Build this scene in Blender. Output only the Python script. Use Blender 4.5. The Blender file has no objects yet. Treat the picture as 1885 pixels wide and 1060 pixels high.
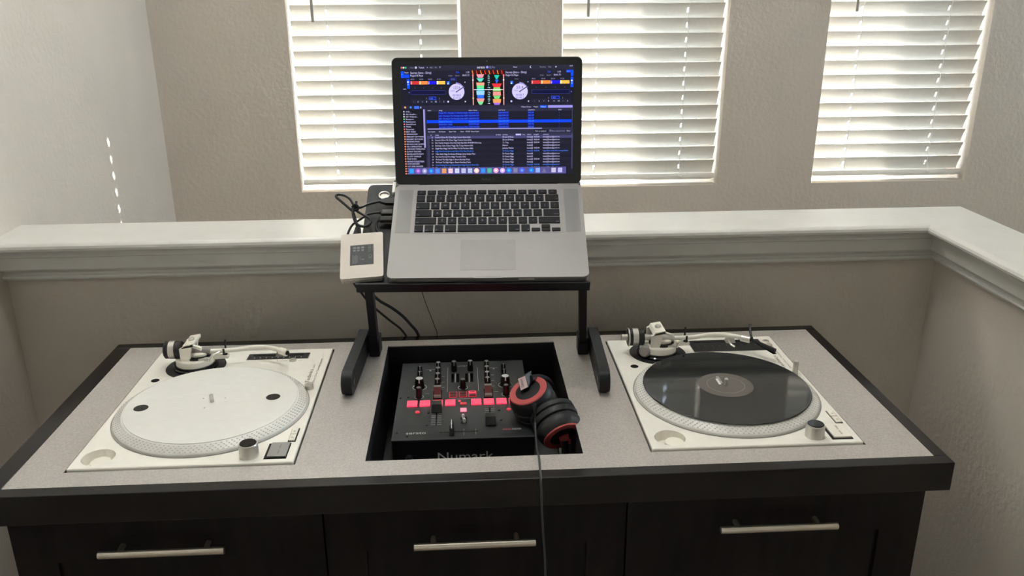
import bpy, bmesh, math, random
from mathutils import Matrix, Vector

random.seed(7)
D = bpy.data
SC = bpy.context.scene
COL = SC.collection
TZ = 0.92                       # height of the cabinet top above the floor

# ------------------------------------------------------------------ camera
cam = D.cameras.new('camera')
cam_ob = D.objects.new('camera', cam)
COL.objects.link(cam_ob)
SC.camera = cam_ob
cam.sensor_width = 36.0
cam.lens = 36.0 * 1561.58 / 1885.0
cam.clip_start = 0.05
_r = Vector((0.9983, -0.0585, -0.0053)); _u = Vector((0.0245, 0.3321, 0.9429)); _f = Vector((0.0534, 0.9414, -0.3330))
_m = Matrix((_r, _u, -_f)).transposed().to_4x4()
_m.translation = Vector((-0.0325, -1.0079, 0.7121 + TZ))
cam_ob.matrix_world = _m

# ------------------------------------------------------------------ world, sun, exposure
world = D.worlds.new('world'); SC.world = world
world.use_nodes = True
bg = world.node_tree.nodes['Background']
bg.inputs['Strength'].default_value = 24.0
# pale bright sky above the horizon, sunlit ground below it
_wn = world.node_tree.nodes; _wl = world.node_tree.links
_g = _wn.new('ShaderNodeTexCoord'); _sx = _wn.new('ShaderNodeSeparateXYZ'); _rp = _wn.new('ShaderNodeValToRGB')
_rp.color_ramp.elements[0].position = 0.47; _rp.color_ramp.elements[0].color = (0.28, 0.28, 0.27, 1)
_rp.color_ramp.elements[1].position = 0.53; _rp.color_ramp.elements[1].color = (0.68, 0.83, 1.0, 1)
_mr = _wn.new('ShaderNodeMapRange'); _mr.inputs['From Min'].default_value = -1; _mr.inputs['From Max'].default_value = 1
_wl.new(_g.outputs['Generated'], _sx.inputs['Vector']); _wl.new(_sx.outputs['Z'], _mr.inputs['Value'])
_wl.new(_mr.outputs['Result'], _rp.inputs['Fac']); _wl.new(_rp.outputs['Color'], bg.inputs['Color'])

sun = D.lights.new('sun', 'SUN'); sun.energy = 160.0; sun.angle = 0.009; sun.color = (1.0, 0.985, 0.96)
sun_ob = D.objects.new('sun', sun); COL.objects.link(sun_ob)
sun_ob.rotation_euler = Vector((-0.535, -0.47, -0.50)).to_track_quat('-Z', 'Y').to_euler()
sun_ob.location = (3, 5, 5)

SC.view_settings.view_transform = 'Standard'
SC.view_settings.look = 'None'
SC.view_settings.exposure = 1.66
SC.view_settings.gamma = 1.0
SC.view_settings.use_curve_mapping = False
SC.cycles.max_bounces = 10
SC.cycles.diffuse_bounces = 8
SC.cycles.transparent_max_bounces = 12
SC.cycles.caustics_reflective = False
SC.cycles.caustics_refractive = False
SC.cycles.sample_clamp_indirect = 10.0

def portal(name, x0, x1, y, z0, z1, inward):
    l = D.lights.new(name, 'AREA'); l.shape = 'RECTANGLE'; l.size = x1 - x0; l.size_y = z1 - z0
    l.cycles.is_portal = True
    o = D.objects.new(name, l); COL.objects.link(o)
    o.location = ((x0 + x1) / 2, y, (z0 + z1) / 2)
    o.rotation_euler = Vector((0, inward, 0)).to_track_quat('-Z', 'Z').to_euler()
    return o

# ------------------------------------------------------------------ room numbers
XL, XR = -1.054, 4.6           # left wall, right wall of the stairwell
YF, YE = 1.970, 2.270             # window wall: room face, outer face
YB = -3.4                       # wall behind the camera
ZC = TZ + 2.90                  # ceiling
WIN = [(-0.6055, -0.031), (0.311, 0.8835), (1.231, 1.8075)]
WZ0, WZ1 = TZ + 0.0366, TZ + 1.50
HZ0, HZ1 = TZ + 1.68, TZ + 2.60
HIGH = (-0.96, 0.48)            # unseen window added above the blinds for more daylight
SIDE = (1.00, 1.72, TZ + 0.75, TZ + 1.75)  # unseen window added to brighten the left wall (y0, y1, z0, z1)
_o = portal('side_fill_portal', SIDE[0], SIDE[1], 0, SIDE[2], SIDE[3], 1)
_o.location = (XR + 0.16, (SIDE[0] + SIDE[1]) / 2, (SIDE[2] + SIDE[3]) / 2); _o.rotation_euler = Vector((-1, 0, 0)).to_track_quat('-Z', 'Z').to_euler()
for i, (a, b) in enumerate(WIN):
    portal('window_portal', a, b, YE + 0.01, WZ0, WZ1, -1)
portal('high_fill_portal', HIGH[0], HIGH[1], YE + 0.01, HZ0, HZ1, -1)

# ------------------------------------------------------------------ materials
def s2l(c):
    return tuple(((x / 12.92) if x <= 0.04045 else ((x + 0.055) / 1.055) ** 2.4) for x in c)
def rgb(r, g, b):
    return s2l((r / 255, g / 255, b / 255)) + (1,)
MATS = {}
def mat(name, col, rough=0.5, metal=0.0, var=0.0, vscale=60.0, bump=0.0, bscale=200.0, coat=0.0, spec=0.5, stretch=(1, 1, 1),
        emit=None, estr=0.0, trans=0.0, detail=4.0):
    if name in MATS: return MATS[name]
    m = D.materials.new(name); m.use_nodes = True
    nt = m.node_tree; n = nt.nodes; L = nt.links
    p = n['Principled BSDF']
    p.inputs['Base Color'].default_value = col
    p.inputs['Roughness'].default_value = rough
    p.inputs['Metallic'].default_value = metal
    p.inputs['Specular IOR Level'].default_value = spec
    p.inputs['Coat Weight'].default_value = coat
    p.inputs['Coat Roughness'].default_value = 0.08
    tc = n.new('ShaderNodeTexCoord'); mp = n.new('ShaderNodeMapping')
    L.new(tc.outputs['Object'], mp.inputs['Vector']); mp.inputs['Scale'].default_value = stretch
    nz = n.new('ShaderNodeTexNoise'); nz.inputs['Scale'].default_value = vscale; nz.inputs['Detail'].default_value = detail
    L.new(mp.outputs['Vector'], nz.inputs['Vector'])
    mx = n.new('ShaderNodeMix'); mx.data_type = 'RGBA'
    v = max(var, 0.02)
    mx.inputs['A'].default_value = tuple(c * (1 - v) for c in col[:3]) + (1,)
    mx.inputs['B'].default_value = tuple(min(1, c * (1 + v)) for c in col[:3]) + (1,)
    mr = n.new('ShaderNodeMapRange'); mr.inputs['From Min'].default_value = 0.32; mr.inputs['From Max'].default_value = 0.68
    L.new(nz.outputs['Fac'], mr.inputs['Value']); L.new(mr.outputs['Result'], mx.inputs['Factor'])
    L.new(mx.outputs['Result'], p.inputs['Base Color'])
    if bump:
        nb = n.new('ShaderNodeTexNoise'); nb.inputs['Scale'].default_value = bscale; nb.inputs['Detail'].default_value = 3
        L.new(mp.outputs['Vector'], nb.inputs['Vector'])
        bp = n.new('ShaderNodeBump'); bp.inputs['Strength'].default_value = bump; bp.inputs['Distance'].default_value = 0.002
        L.new(nb.outputs['Fac'], bp.inputs['Height']); L.new(bp.outputs['Normal'], p.inputs['Normal'])
    if emit is not None:
        p.inputs['Emission Color'].default_value = emit; p.inputs['Emission Strength'].default_value = estr
    if trans:
        tr = n.new('ShaderNodeBsdfTranslucent'); tr.inputs['Color'].default_value = col
        ms = n.new('ShaderNodeMixShader'); ms.inputs['Fac'].default_value = trans
        out = n['Material Output']
        L.new(p.outputs['BSDF'], ms.inputs[1]); L.new(tr.outputs['BSDF'], ms.inputs[2]); L.new(ms.outputs['Shader'], out.inputs['Surface'])
    MATS[name] = m
    return m

wall_m = mat('wall_paint', rgb(205, 197, 186), 0.85, var=0.02, vscale=8, bump=0.9, bscale=70)
ceil_m = mat('ceiling_paint', rgb(232, 231, 228), 0.9, bump=0.3, bscale=90)
floor_m = mat('carpet', rgb(168, 161, 152), 0.95, var=0.18, vscale=300, bump=0.6, bscale=500)
trim_m = mat('trim_paint', rgb(208, 207, 202), 0.24, var=0.02, vscale=14, bump=0.03, bscale=40)
lam_m = mat('laminate', rgb(172, 166, 161), 0.42, var=0.14, vscale=330, bump=0.05, bscale=500)
wood_m = mat('dark_wood', rgb(20, 15, 16), 0.38, spec=0.2, var=0.35, vscale=45, bump=0.12, bscale=120, stretch=(0.12, 1, 1))
woodv_m = mat('dark_wood_upright', rgb(20, 15, 16), 0.38, spec=0.2, var=0.35, vscale=45, bump=0.12, bscale=120, stretch=(1, 1, 0.12))
edge_m = mat('edge_wood', rgb(18, 13, 13), 0.2, spec=0.42, var=0.3, vscale=45, bump=0.05, bscale=120, stretch=(0.12, 1, 1))
well_m = mat('black_board', rgb(16, 17, 20), 0.55, var=0.1)
white_m = mat('white_enamel', rgb(238, 235, 226), 0.22, coat=0.4)
platter_m = mat('white_platter', rgb(222, 221, 216), 0.28, coat=0.2)
dots_m = mat('strobe_dot', rgb(186, 183, 176), 0.3)
whitep_m = mat('white_plastic', rgb(228, 224, 212), 0.32)
greyp_m = mat('grey_plastic', rgb(140, 135, 132), 0.4)
black_m = mat('black_plastic', rgb(22, 23, 26), 0.4)
gloss_m = mat('black_gloss', rgb(10, 11, 13), 0.09)
rubber_m = mat('black_rubber', rgb(18, 18, 20), 0.6)
leath_m = mat('black_leather', rgb(26, 27, 29), 0.52, bump=0.15, bscale=600)
standm_m = mat('black_anodised', rgb(20, 21, 25), 0.45, spec=0.3, bump=0.04, bscale=900)
silver_m = mat('silver', rgb(205, 202, 195), 0.3, metal=0.7)
nickel_m = mat('brushed_nickel', rgb(206, 198, 184), 0.3, metal=0.9, var=0.06, vscale=300, stretch=(0.05, 1, 1))
alum_m = mat('aluminium', rgb(134, 132, 130), 0.45, metal=0.55, var=0.02, vscale=800)
alumd_m = mat('aluminium_perforated', rgb(122, 121, 120), 0.5, metal=0.5, var=0.1, vscale=2200)
key_m = mat('key_plastic', rgb(20, 21, 26), 0.55, spec=0.25)
panel_m = mat('mixer_panel', rgb(38, 40, 43), 0.45, var=0.05, vscale=400)
print_m = mat('white_print', rgb(215, 215, 215), 0.6)
printg_m = mat('grey_print', rgb(120, 122, 122), 0.6)
inkd_m = mat('dark_ink', rgb(70, 66, 60), 0.6)
redprint_m = mat('red_print', rgb(215, 70, 60), 0.6)
redmetal_m = mat('red_metal', rgb(208, 100, 100), 0.3, metal=0.2)
reddark_m = mat('red_plastic', rgb(120, 20, 24), 0.4)
pad_m = mat('lit_pad', rgb(230, 60, 85), 0.5, emit=rgb(255, 62, 92), estr=0.34)
padhot_m = mat('lit_button', rgb(230, 50, 80), 0.5, emit=rgb(255, 130, 150), estr=0.42)
paddim_m = mat('dim_button', rgb(190, 50, 64), 0.5, emit=rgb(200, 40, 60), estr=0.16)
paddle_m = mat('dark_red_paddle', rgb(110, 46, 48), 0.4)
cable_m = mat('black_cable', rgb(24, 23, 27), 0.45)
cableg_m = mat('grey_wire', rgb(66, 62, 58), 0.5)
drive_m = mat('drive_case', rgb(206, 198, 188), 0.45, var=0.02)
label_m = mat('drive_label', rgb(44, 48, 52), 0.5)
frame_m = mat('window_vinyl', rgb(232, 231, 226), 0.4)
slat_m = mat('blind_slat', rgb(236, 234, 228), 0.42, trans=0.10)
cordw_m = mat('blind_cord', rgb(240, 240, 236), 0.7, trans=0.25)
wand_m = mat('blind_wand', rgb(150, 148, 142), 0.3)

# glass panes: mostly clear with a faint mirror; three narrow ones tinted dark to dim daylight
def glass(name, c):
    g = D.materials.new(name); g.use_nodes = True
    n = g.node_tree.nodes; l = g.node_tree.links; n.remove(n['Principled BSDF'])
    t = n.new('ShaderNodeBsdfTransparent'); t.inputs['Color'].default_value = c
    gl = n.new('ShaderNodeBsdfGlossy'); gl.inputs['Roughness'].default_value = 0.02
    x = n.new('ShaderNodeMixShader'); x.inputs['Fac'].default_value = 0.045
    l.new(t.outputs['BSDF'], x.inputs[1]); l.new(gl.outputs['BSDF'], x.inputs[2]); l.new(x.outputs['Shader'], n['Material Output'].inputs['Surface'])
    return g
glass_m = glass('window_glass', (0.97, 0.98, 0.98, 1)); dimmed_m = glass('dimmed_glass', (0.30, 0.30, 0.30, 1))

# vinyl: black gloss with fine concentric grooves
vinyl_m = D.materials.new('vinyl'); vinyl_m.use_nodes = True
_n = vinyl_m.node_tree.nodes; _l = vinyl_m.node_tree.links; _p = _n['Principled BSDF']
_p.inputs['Base Color'].default_value = rgb(26, 29, 31); _p.inputs['Roughness'].default_value = 0.08; _p.inputs['Specular IOR Level'].default_value = 0.8
_tc = _n.new('ShaderNodeTexCoord'); _w = _n.new('ShaderNodeTexWave'); _w.wave_type = 'RINGS'; _w.rings_direction = 'Z'
_w.inputs['Scale'].default_value = 260; _w.inputs['Distortion'].default_value = 0.0
_b = _n.new('ShaderNodeBump'); _b.inputs['Strength'].default_value = 0.004; _b.inputs['Distance'].default_value = 0.0004
_l.new(_tc.outputs['Object'], _w.inputs['Vector']); _l.new(_w.outputs['Fac'], _b.inputs['Height']); _l.new(_b.outputs['Normal'], _p.inputs['Normal'])
_w2 = _n.new('ShaderNodeTexNoise'); _w2.inputs['Scale'].default_value = 18
_mr = _n.new('ShaderNodeMapRange'); _mr.inputs['To Min'].default_value = 0.02; _mr.inputs['To Max'].default_value = 0.06
_l.new(_tc.outputs['Object'], _w2.inputs['Vector']); _l.new(_w2.outputs['Fac'], _mr.inputs['Value']); _l.new(_mr.outputs['Result'], _p.inputs['Roughness'])

# screen: the display gives off its picture (colour attribute), under glossy glass
screen_m = D.materials.new('screen_picture'); screen_m.use_nodes = True
_n = screen_m.node_tree.nodes; _l = screen_m.node_tree.links; _p = _n['Principled BSDF']
_p.inputs['Base Color'].default_value = (0.003, 0.003, 0.004, 1); _p.inputs['Roughness'].default_value = 0.12; _p.inputs['Specular IOR Level'].default_value = 0.2
_a = _n.new('ShaderNodeAttribute'); _a.attribute_name = 'Col'
_l.new(_a.outputs['Color'], _p.inputs['Emission Color']); _p.inputs['Emission Strength'].default_value = 0.37

# ------------------------------------------------------------------ lettering: glyphs of the built-in font as flat polygons
CHARS = sorted(set("ABCDEFGHIJKLMNOPQRSTUVWXYZabcdefghijklmnopqrstuvwxyz0123456789()-&.:,'/+[]@%#"))
GLYPH = {}
def _make_glyphs():
    tmp = []
    for ch in CHARS + ['|']:
        for suf in ('', '|'):
            cu = D.curves.new('glyph', 'FONT'); cu.body = ch + suf; cu.resolution_u = 2
            o = D.objects.new('glyph', cu); COL.objects.link(o); tmp.append((ch, suf, o))
    dg = bpy.context.evaluated_depsgraph_get()
    info = {}
    for ch, suf, o in tmp:
        e = o.evaluated_get(dg); me = e.to_mesh()
        vs = [(v.co.x, v.co.y) for v in me.vertices]; fs = [tuple(p.vertices) for p in me.polygons]
        info[ch, suf] = (vs, fs); e.to_mesh_clear()
    bar = max(v[0] for v in info['|', ''][0])
    for ch in CHARS:
        adv = max(v[0] for v in info[ch, '|'][0]) - bar
        GLYPH[ch] = (info[ch, ''][0], info[ch, ''][1], adv)
    for ch, suf, o in tmp:
        cu = o.data; D.objects.remove(o); D.curves.remove(cu)
_make_glyphs()
def text_polys(s, size, align='L', width=None, bold=0.0):
    x = 0; out = []
    for ch in s:
        if ch not in GLYPH: x += 0.3; continue
        vs, fs, adv = GLYPH[ch]
        out.append(([(vx + x, vy) for vx, vy in vs], fs)); x += adv
    k = size; kx = size if width is None or x == 0 else width / x
    ox = {'L': 0, 'C': -x * kx / 2, 'R': -x * kx}[align]
    return [([(vx * kx + ox, vy * k) for vx, vy in vs], fs) for vs, fs in out]

# ------------------------------------------------------------------ mesh building
class MB:
    def __init__(self): self.bm = bmesh.new(); self.M = Matrix.Identity(4)
    def _x(self, vs):
        for v in vs: v.co = self.M @ v.co
    def box(self, c, s, bevel=0.0, rot=None, seg=2):
        r = bmesh.ops.create_cube(self.bm, size=1.0); vs = r['verts']
        for v in vs: v.co = Vector((v.co.x * s[0], v.co.y * s[1], v.co.z * s[2]))
        if bevel:
            es = list({e for v in vs for e in v.link_edges})
            rb = bmesh.ops.bevel(self.bm, geom=es, offset=bevel, segments=seg, affect='EDGES', profile=0.5)
            vs = list({v for f in rb['faces'] for v in f.verts} | {v for v in vs if v.is_valid})
        R = rot.to_4x4() if rot is not None else Matrix.Identity(4)
        for v in vs: v.co = self.M @ (Vector(c) + (R @ v.co))
        return self
    def span(self, x0, x1, y0, y1, z0, z1, bevel=0.0):
        return self.box(((x0 + x1) / 2, (y0 + y1) / 2, (z0 + z1) / 2), (x1 - x0, y1 - y0, z1 - z0), bevel)
    def lathe(self, prof, n=32, at=(0, 0, 0), axis=None, ang=None):
        Q = Matrix.Translation(Vector(at))
        if axis is not None: Q = Q @ Vector(axis).to_track_quat('Z', 'Y').to_matrix().to_4x4()
        rings = []
        for r, z in prof:
            if r < 1e-7: rings.append([self.bm.verts.new(self.M @ (Q @ Vector((0, 0, z))))])
            else: rings.append([self.bm.verts.new(self.M @ (Q @ Vector((r * math.cos(2 * math.pi * k / n), r * math.sin(2 * math.pi * k / n), z)))) for k in range(n)])
        for a, b in zip(rings, rings[1:]):
            for k in range(n):
                k2 = (k + 1) % n
                if len(a) == 1 and len(b) == 1: continue
                if len(a) == 1: f = (a[0], b[k2], b[k])
                elif len(b) == 1: f = (a[k], a[k2], b[0])
                else: f = (a[k], a[k2], b[k2], b[k])
                try: self.bm.faces.new(f)
                except ValueError: pass
        return self
    def cyl(self, p0, p1, r0, r1=None, n=24, bev=0.0):
        p0 = Vector(p0); p1 = Vector(p1); h = (p1 - p0).length; r1 = r0 if r1 is None else r1
        b = bev
        prof = [(0, 0), (r0 - b, 0), (r0, b), (r1, h - b), (r1 - b, h), (0, h)] if b else [(0, 0), (r0, 0), (r1, h), (0, h)]
        return self.lathe(prof, n, p0, p1 - p0)
    def prism(self, pts, z0, z1, Q=None):
        Q = Q or Matrix.Identity(4)
        lo = [self.bm.verts.new(self.M @ (Q @ Vector((x, y, z0)))) for x, y in pts]
        hi = [self.bm.verts.new(self.M @ (Q @ Vector((x, y, z1)))) for x, y in pts]
        n = len(pts)
        self.bm.faces.new(lo[::-1]); self.bm.faces.new(hi)
        for k in range(n): self.bm.faces.new((lo[k], lo[(k + 1) % n], hi[(k + 1) % n], hi[k]))
        return self
    def hull(self, pts):
        vs = [self.bm.verts.new(self.M @ Vector(p)) for p in pts]
        bmesh.ops.convex_hull(self.bm, input=vs); return self
    def tube(self, pts, r, n=8, sub=4):
        P = [Vector(p) for p in pts]
        if sub > 1 and len(P) > 2:
            out = []
            for i in range(len(P) - 1):
                a = P[max(i - 1, 0)]; b = P[i]; c = P[i + 1]; d = P[min(i + 2, len(P) - 1)]
                for k in range(sub):
                    t = k / sub
                    out.append(0.5 * ((2 * b) + (c - a) * t + (2 * a - 5 * b + 4 * c - d) * t * t + (3 * b - a - 3 * c + d) * t ** 3))
            out.append(P[-1]); P = out
        rr = r if callable(r) else (lambda t: r)
        rings = []; up = Vector((0.13, 0.21, 0.97))
        for i, p in enumerate(P):
            t = (P[min(i + 1, len(P) - 1)] - P[max(i - 1, 0)]).normalized()
            u = t.cross(up)
            if u.length < 0.05: u = t.cross(Vector((1, 0, 0)))
            u.normalize(); w = t.cross(u); up = -w if w.dot(up) < 0 else w
            u = t.cross(up).normalized(); w = up.normalized()
            R = rr(i / (len(P) - 1))
            rings.append([self.bm.verts.new(self.M @ (p + R * (math.cos(2 * math.pi * k / n) * u + math.sin(2 * math.pi * k / n) * w))) for k in range(n)])
        for a, b in zip(rings, rings[1:]):
            for k in range(n): self.bm.faces.new((a[k], a[(k + 1) % n], b[(k + 1) % n], b[k]))
        self.bm.faces.new(rings[0][::-1]); self.bm.faces.new(rings[-1])
        return self
    def plate(self, xs, ys, keep, z0, z1, zf=None, Q=None):
        """slab on a grid of cells, with cells left out as openings"""
        Q = Q or Matrix.Identity(4); nx, ny = len(xs) - 1, len(ys) - 1; zf = zf or (lambda x, y: 0.0)
        V = {}
        def vert(i, j, s):
            if (i, j, s) not in V:
                V[i, j, s] = self.bm.verts.new(self.M @ (Q @ Vector((xs[i], ys[j], (z1 if s else z0) + zf(xs[i], ys[j])))))
            return V[i, j, s]
        K = lambda i, j: 0 <= i < nx and 0 <= j < ny and keep(i, j)
        for i in range(nx):
            for j in range(ny):
                if not K(i, j): continue
                a = [(i, j), (i + 1, j), (i + 1, j + 1), (i, j + 1)]
                self.bm.faces.new([vert(p, q, 1) for p, q in a]); self.bm.faces.new([vert(p, q, 0) for p, q in a[::-1]])
                for (p, q), (p2, q2), di, dj in ((a[0], a[1], 0, -1), (a[1], a[2], 1, 0), (a[2], a[3], 0, 1), (a[3], a[0], -1, 0)):
                    if not K(i + di, j + dj): self.bm.faces.new((vert(p, q, 0), vert(p2, q2, 0), vert(p2, q2, 1), vert(p, q, 1)))
        return self
    def text(self, s, size, Q, align='L', width=None, lift=0.0003):
        for vs, fs in text_polys(s, size, align, width):
            bv = [self.bm.verts.new(self.M @ (Q @ Vector((x, y, lift)))) for x, y in vs]
            for f in fs:
                try: self.bm.faces.new([bv[k] for k in f])
                except ValueError: pass
        return self
    def mesh(self, name, m, smooth=True, ang=35):
        bmesh.ops.recalc_face_normals(self.bm, faces=self.bm.faces[:]) if smooth is not None else None
        if smooth:
            c = math.radians(ang)
            for f in self.bm.faces: f.smooth = True
            for e in self.bm.edges:
                if len(e.link_faces) != 2 or e.calc_face_angle(0) > c: e.smooth = False
                elif e.calc_face_angle(0) > 0.12:
                    a, b = (f.calc_area() for f in e.link_faces)
                    if max(a, b) > 6 * min(a, b): e.smooth = False
        me = D.meshes.new(name); self.bm.to_mesh(me); self.bm.free(); me.materials.append(m)
        return me
    def build(self, name, m, parent=None, smooth=True, ang=35):
        o = D.objects.new(name, self.mesh(name, m, smooth, ang)); COL.objects.link(o)
        if parent is not None: o.parent = parent
        return o

def link(name, me, parent=None, loc=None):
    o = D.objects.new(name, me); COL.objects.link(o)
    if parent is not None: o.parent = parent
    if loc is not None: o.location = loc
    return o
def tag(o, label, cat, group=None):
    o['label'] = label; o['category'] = cat
    if group: o['group'] = group
    return o
def struct(o, label):
    o['kind'] = 'structure'; o['label'] = label; o['category'] = label.split('|')[-1] if '|' in label else 'wall'
    o['label'] = label.split('|')[0]
    return o
def empty(name, loc=(0, 0, 0), rot=None):
    o = D.objects.new(name, None); COL.objects.link(o); o.location = loc; o.empty_display_size = 0.05
    if rot is not None: o.rotation_euler = rot
    return o
def T(x, y, z): return Matrix.Translation((x, y, z))
def RZ(a): return Matrix.Rotation(a, 4, 'Z')
def RX(a): return Matrix.Rotation(a, 4, 'X')

# ================================================================== THE ROOM
struct(MB().span(XL - 0.2, XR + 0.2, YB - 0.2, YE, -0.1, 0).build('floor', floor_m, smooth=False), 'beige carpeted floor under the cabinet|floor')
struct(MB().span(XL - 0.2, XR + 0.2, YB - 0.2, YE, ZC, ZC + 0.1).build('ceiling', ceil_m, smooth=False), 'pale ceiling over the room|ceiling')
struct(MB().span(XL - 0.15, XL, YB - 0.2, YE, 0, ZC).build('wall_left', wall_m, smooth=False), 'beige textured side wall with small dashes of sunlight|wall')
struct(MB().plate([YB - 0.2, SIDE[0], SIDE[1], YE], [0, SIDE[2], SIDE[3], ZC], lambda i, j: not (i == 1 and j == 1), XR, XR + 0.15, Q=Matrix(((0, 0, 1, 0), (1, 0, 0, 0), (0, 1, 0, 0), (0, 0, 0, 1)))).build('wall_right', wall_m, smooth=False), 'beige side wall beyond the stairwell|wall')
struct(MB().span(XL - 1.2, XR + 1.2, YE, YE + 1.0, TZ + 2.64, TZ + 2.76).build('sun_blocker_eave', frame_m, smooth=False), 'added white eave, out of view, keeping sun out of the high window|sun blocker')  # added sun blocker for the high window, never in view
struct(MB().span(XR + 0.15, XR + 1.5, SIDE[0] - 0.6, SIDE[1] + 1.9, SIDE[3] + 0.05, SIDE[3] + 0.15).build('sun_blocker_side', frame_m, smooth=False), 'added white slab, out of view, keeping sun out of the side window|sun blocker')  # unseen slab added to stop sun entering the side window
struct(MB().span(XL - 0.3, 2.9, YE, YE + 0.40, TZ + 1.57, TZ + 1.61).build('sun_blocker_ledge', frame_m, smooth=False), 'added thin white ledge, out of view, shading the three blinds|sun blocker')  # added overhang, out of view, cutting sun off the upper slats
# window wall: x across, z up, extruded in depth
Qw = Matrix(((1, 0, 0, 0), (0, 0, 1, 0), (0, 1, 0, 0), (0, 0, 0, 1)))   # (x, z, depth) -> (x, depth, z)
xs = sorted([XL, XR] + [v for ab in WIN for v in ab] + list(HIGH))
zs = [0, WZ0, WZ1, HZ0, HZ1, ZC]
def solid(i, j):
    x = (xs[i] + xs[i + 1]) / 2
    return not (j == 1 and any(a < x < b for a, b in WIN)) and not (j == 3 and HIGH[0] < x < HIGH[1])
struct(MB().plate(xs, zs, solid, YF, YE, Q=Qw).build('wall_back', wall_m, smooth=False), 'beige textured wall holding three windows with blinds|wall')
struct(MB().span(XL, XR, YB - 0.2, YB, 0, ZC).build('wall_front', wall_m, smooth=False), 'plain beige wall facing the desk|wall')
def window(n, x0, x1, z0, z1, y, label, mull=0):
    w = empty('window_%d' % n, ((x0 + x1) / 2, y, z0)); struct(w, label + '|window')
    hx = (x1 - x0) / 2; h = z1 - z0; b = 0.045
    MB().plate([-hx, -hx + b, hx - b, hx], [0, b, h - b, h], lambda i, j: not (i == 1 and j == 1), -0.03, 0.03, Q=Qw).build('window_frame', frame_m, w, smooth=False)
    MB().span(-hx + b, hx - b, -0.003, 0.003, b, h - b).build('pane', glass_m if mull else dimmed_m, w, smooth=False)
    if mull:
        for k in range(1, mull): MB().span(-hx + 2 * hx * k / mull - 0.025, -hx + 2 * hx * k / mull + 0.025, -0.025, 0.025, b, h - b).build('mullion', frame_m, w, smooth=False)
    return w
names = ['narrow window behind the open laptop, nearest the bright side wall', 'narrow middle window just beside the laptop screen', 'narrow window farthest from the bright side wall']
for i, (a, b) in enumerate(WIN): window(i + 1, a, b, WZ0, WZ1, YF + 0.165, names[i])
window(4, HIGH[0], HIGH[1], HZ0, HZ1, YF + 0.165, 'added wide high window, out of view, giving extra daylight', 3)

_w5 = window(5, SIDE[0], SIDE[1], SIDE[2], SIDE[3], 0, 'added window, out of view, lighting the opposite side wall', 1)
_w5.location = (XR + 0.08, (SIDE[0] + SIDE[1]) / 2, SIDE[2]); _w5.rotation_euler = (0, 0, math.pi / 2)

# fill lamp added on the ceiling, out of frame, brightening the cabinet top
lamp = tag(empty('fill_lamp', (-0.05, 0.30, ZC)), 'added round fill lamp above the cabinet, out of view', 'lamp')
MB().lathe([(0.235, 0.0), (0.25, -0.005), (0.25, -0.045), (0.235, -0.050), (0.235, 0.0)], 40).build('fill_lamp_rim', frame_m, lamp)
_al = D.lights.new('fill_lamp_light', 'AREA'); _al.shape = 'DISK'; _al.size = 0.46; _al.energy = 6.0; _al.color = (1.0, 0.98, 0.96)
_ao = D.objects.new('fill_lamp_light', _al); COL.objects.link(_ao); _ao.location = (0, 0, -0.04); _ao.parent = lamp

# half wall round the stairwell, with its white cap and moulding
HY, HX = 0.8444, 1.0743              # room faces of the two half walls
struct(MB().span(XL, HX + 0.08, HY, HY + 0.08, 0, TZ + 0.172).build('wall_half_back', wall_m, smooth=False), 'beige textured half wall behind the cabinet|wall')
struct(MB().span(HX, HX + 0.08, -1.7, HY, 0, TZ + 0.172).build('wall_half_right', wall_m, smooth=False), 'beige textured half wall running toward the viewer beside the cabinet|wall')
prof = [(-0.1072, 0.1867), (-0.1072, 0.1995), (-0.1029, 0.2038), (0.0536, 0.2038), (0.0600, 0.2022), (0.0643, 0.1985), (0.0659, 0.1931), (0.0643, 0.1878), (0.0600, 0.1840), (0.0515, 0.1824), (0.0429, 0.1808), (0.0386, 0.1760), (0.0364, 0.1695), (0.0364, 0.1663), (0.0322, 0.1642), (0.0300, 0.1502), (0.0311, 0.1374), (0.0279, 0.1331), (0.0193, 0.1299), (0.0145, 0.1245), (0.0139, 0.1202), (0.0182, 0.1181), (0.0193, 0.1138), (0.0172, 0.1095), (0.0129, 0.1084), (0.0000, 0.1084), (0.0000, 0.1803)]
def sweep(name, path):
    mb = MB(); rows = [[mb.bm.verts.new(Vector(f(s, z))) for s, z in prof] for f in path]; n = len(prof)
    for a, b in zip(rows, rows[1:]):
        for k in range(n): mb.bm.faces.new((a[k], a[(k + 1) % n], b[(k + 1) % n], b[k]))
    mb.bm.faces.new(rows[0]); mb.bm.faces.new(rows[-1][::-1])
    return mb.build(name, trim_m, ang=28)
corner = lambda s, z: (HX - s, HY - s, TZ + z)
struct(sweep('trim_1', [lambda s, z: (XL, HY - s, TZ + z), corner]), 'white moulded cap along the half wall behind the laptop|trim')
struct(sweep('trim_2', [corner, lambda s, z: (HX - s, -1.7, TZ + z)]), 'white moulded cap on the half wall running toward the viewer|trim')

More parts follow.
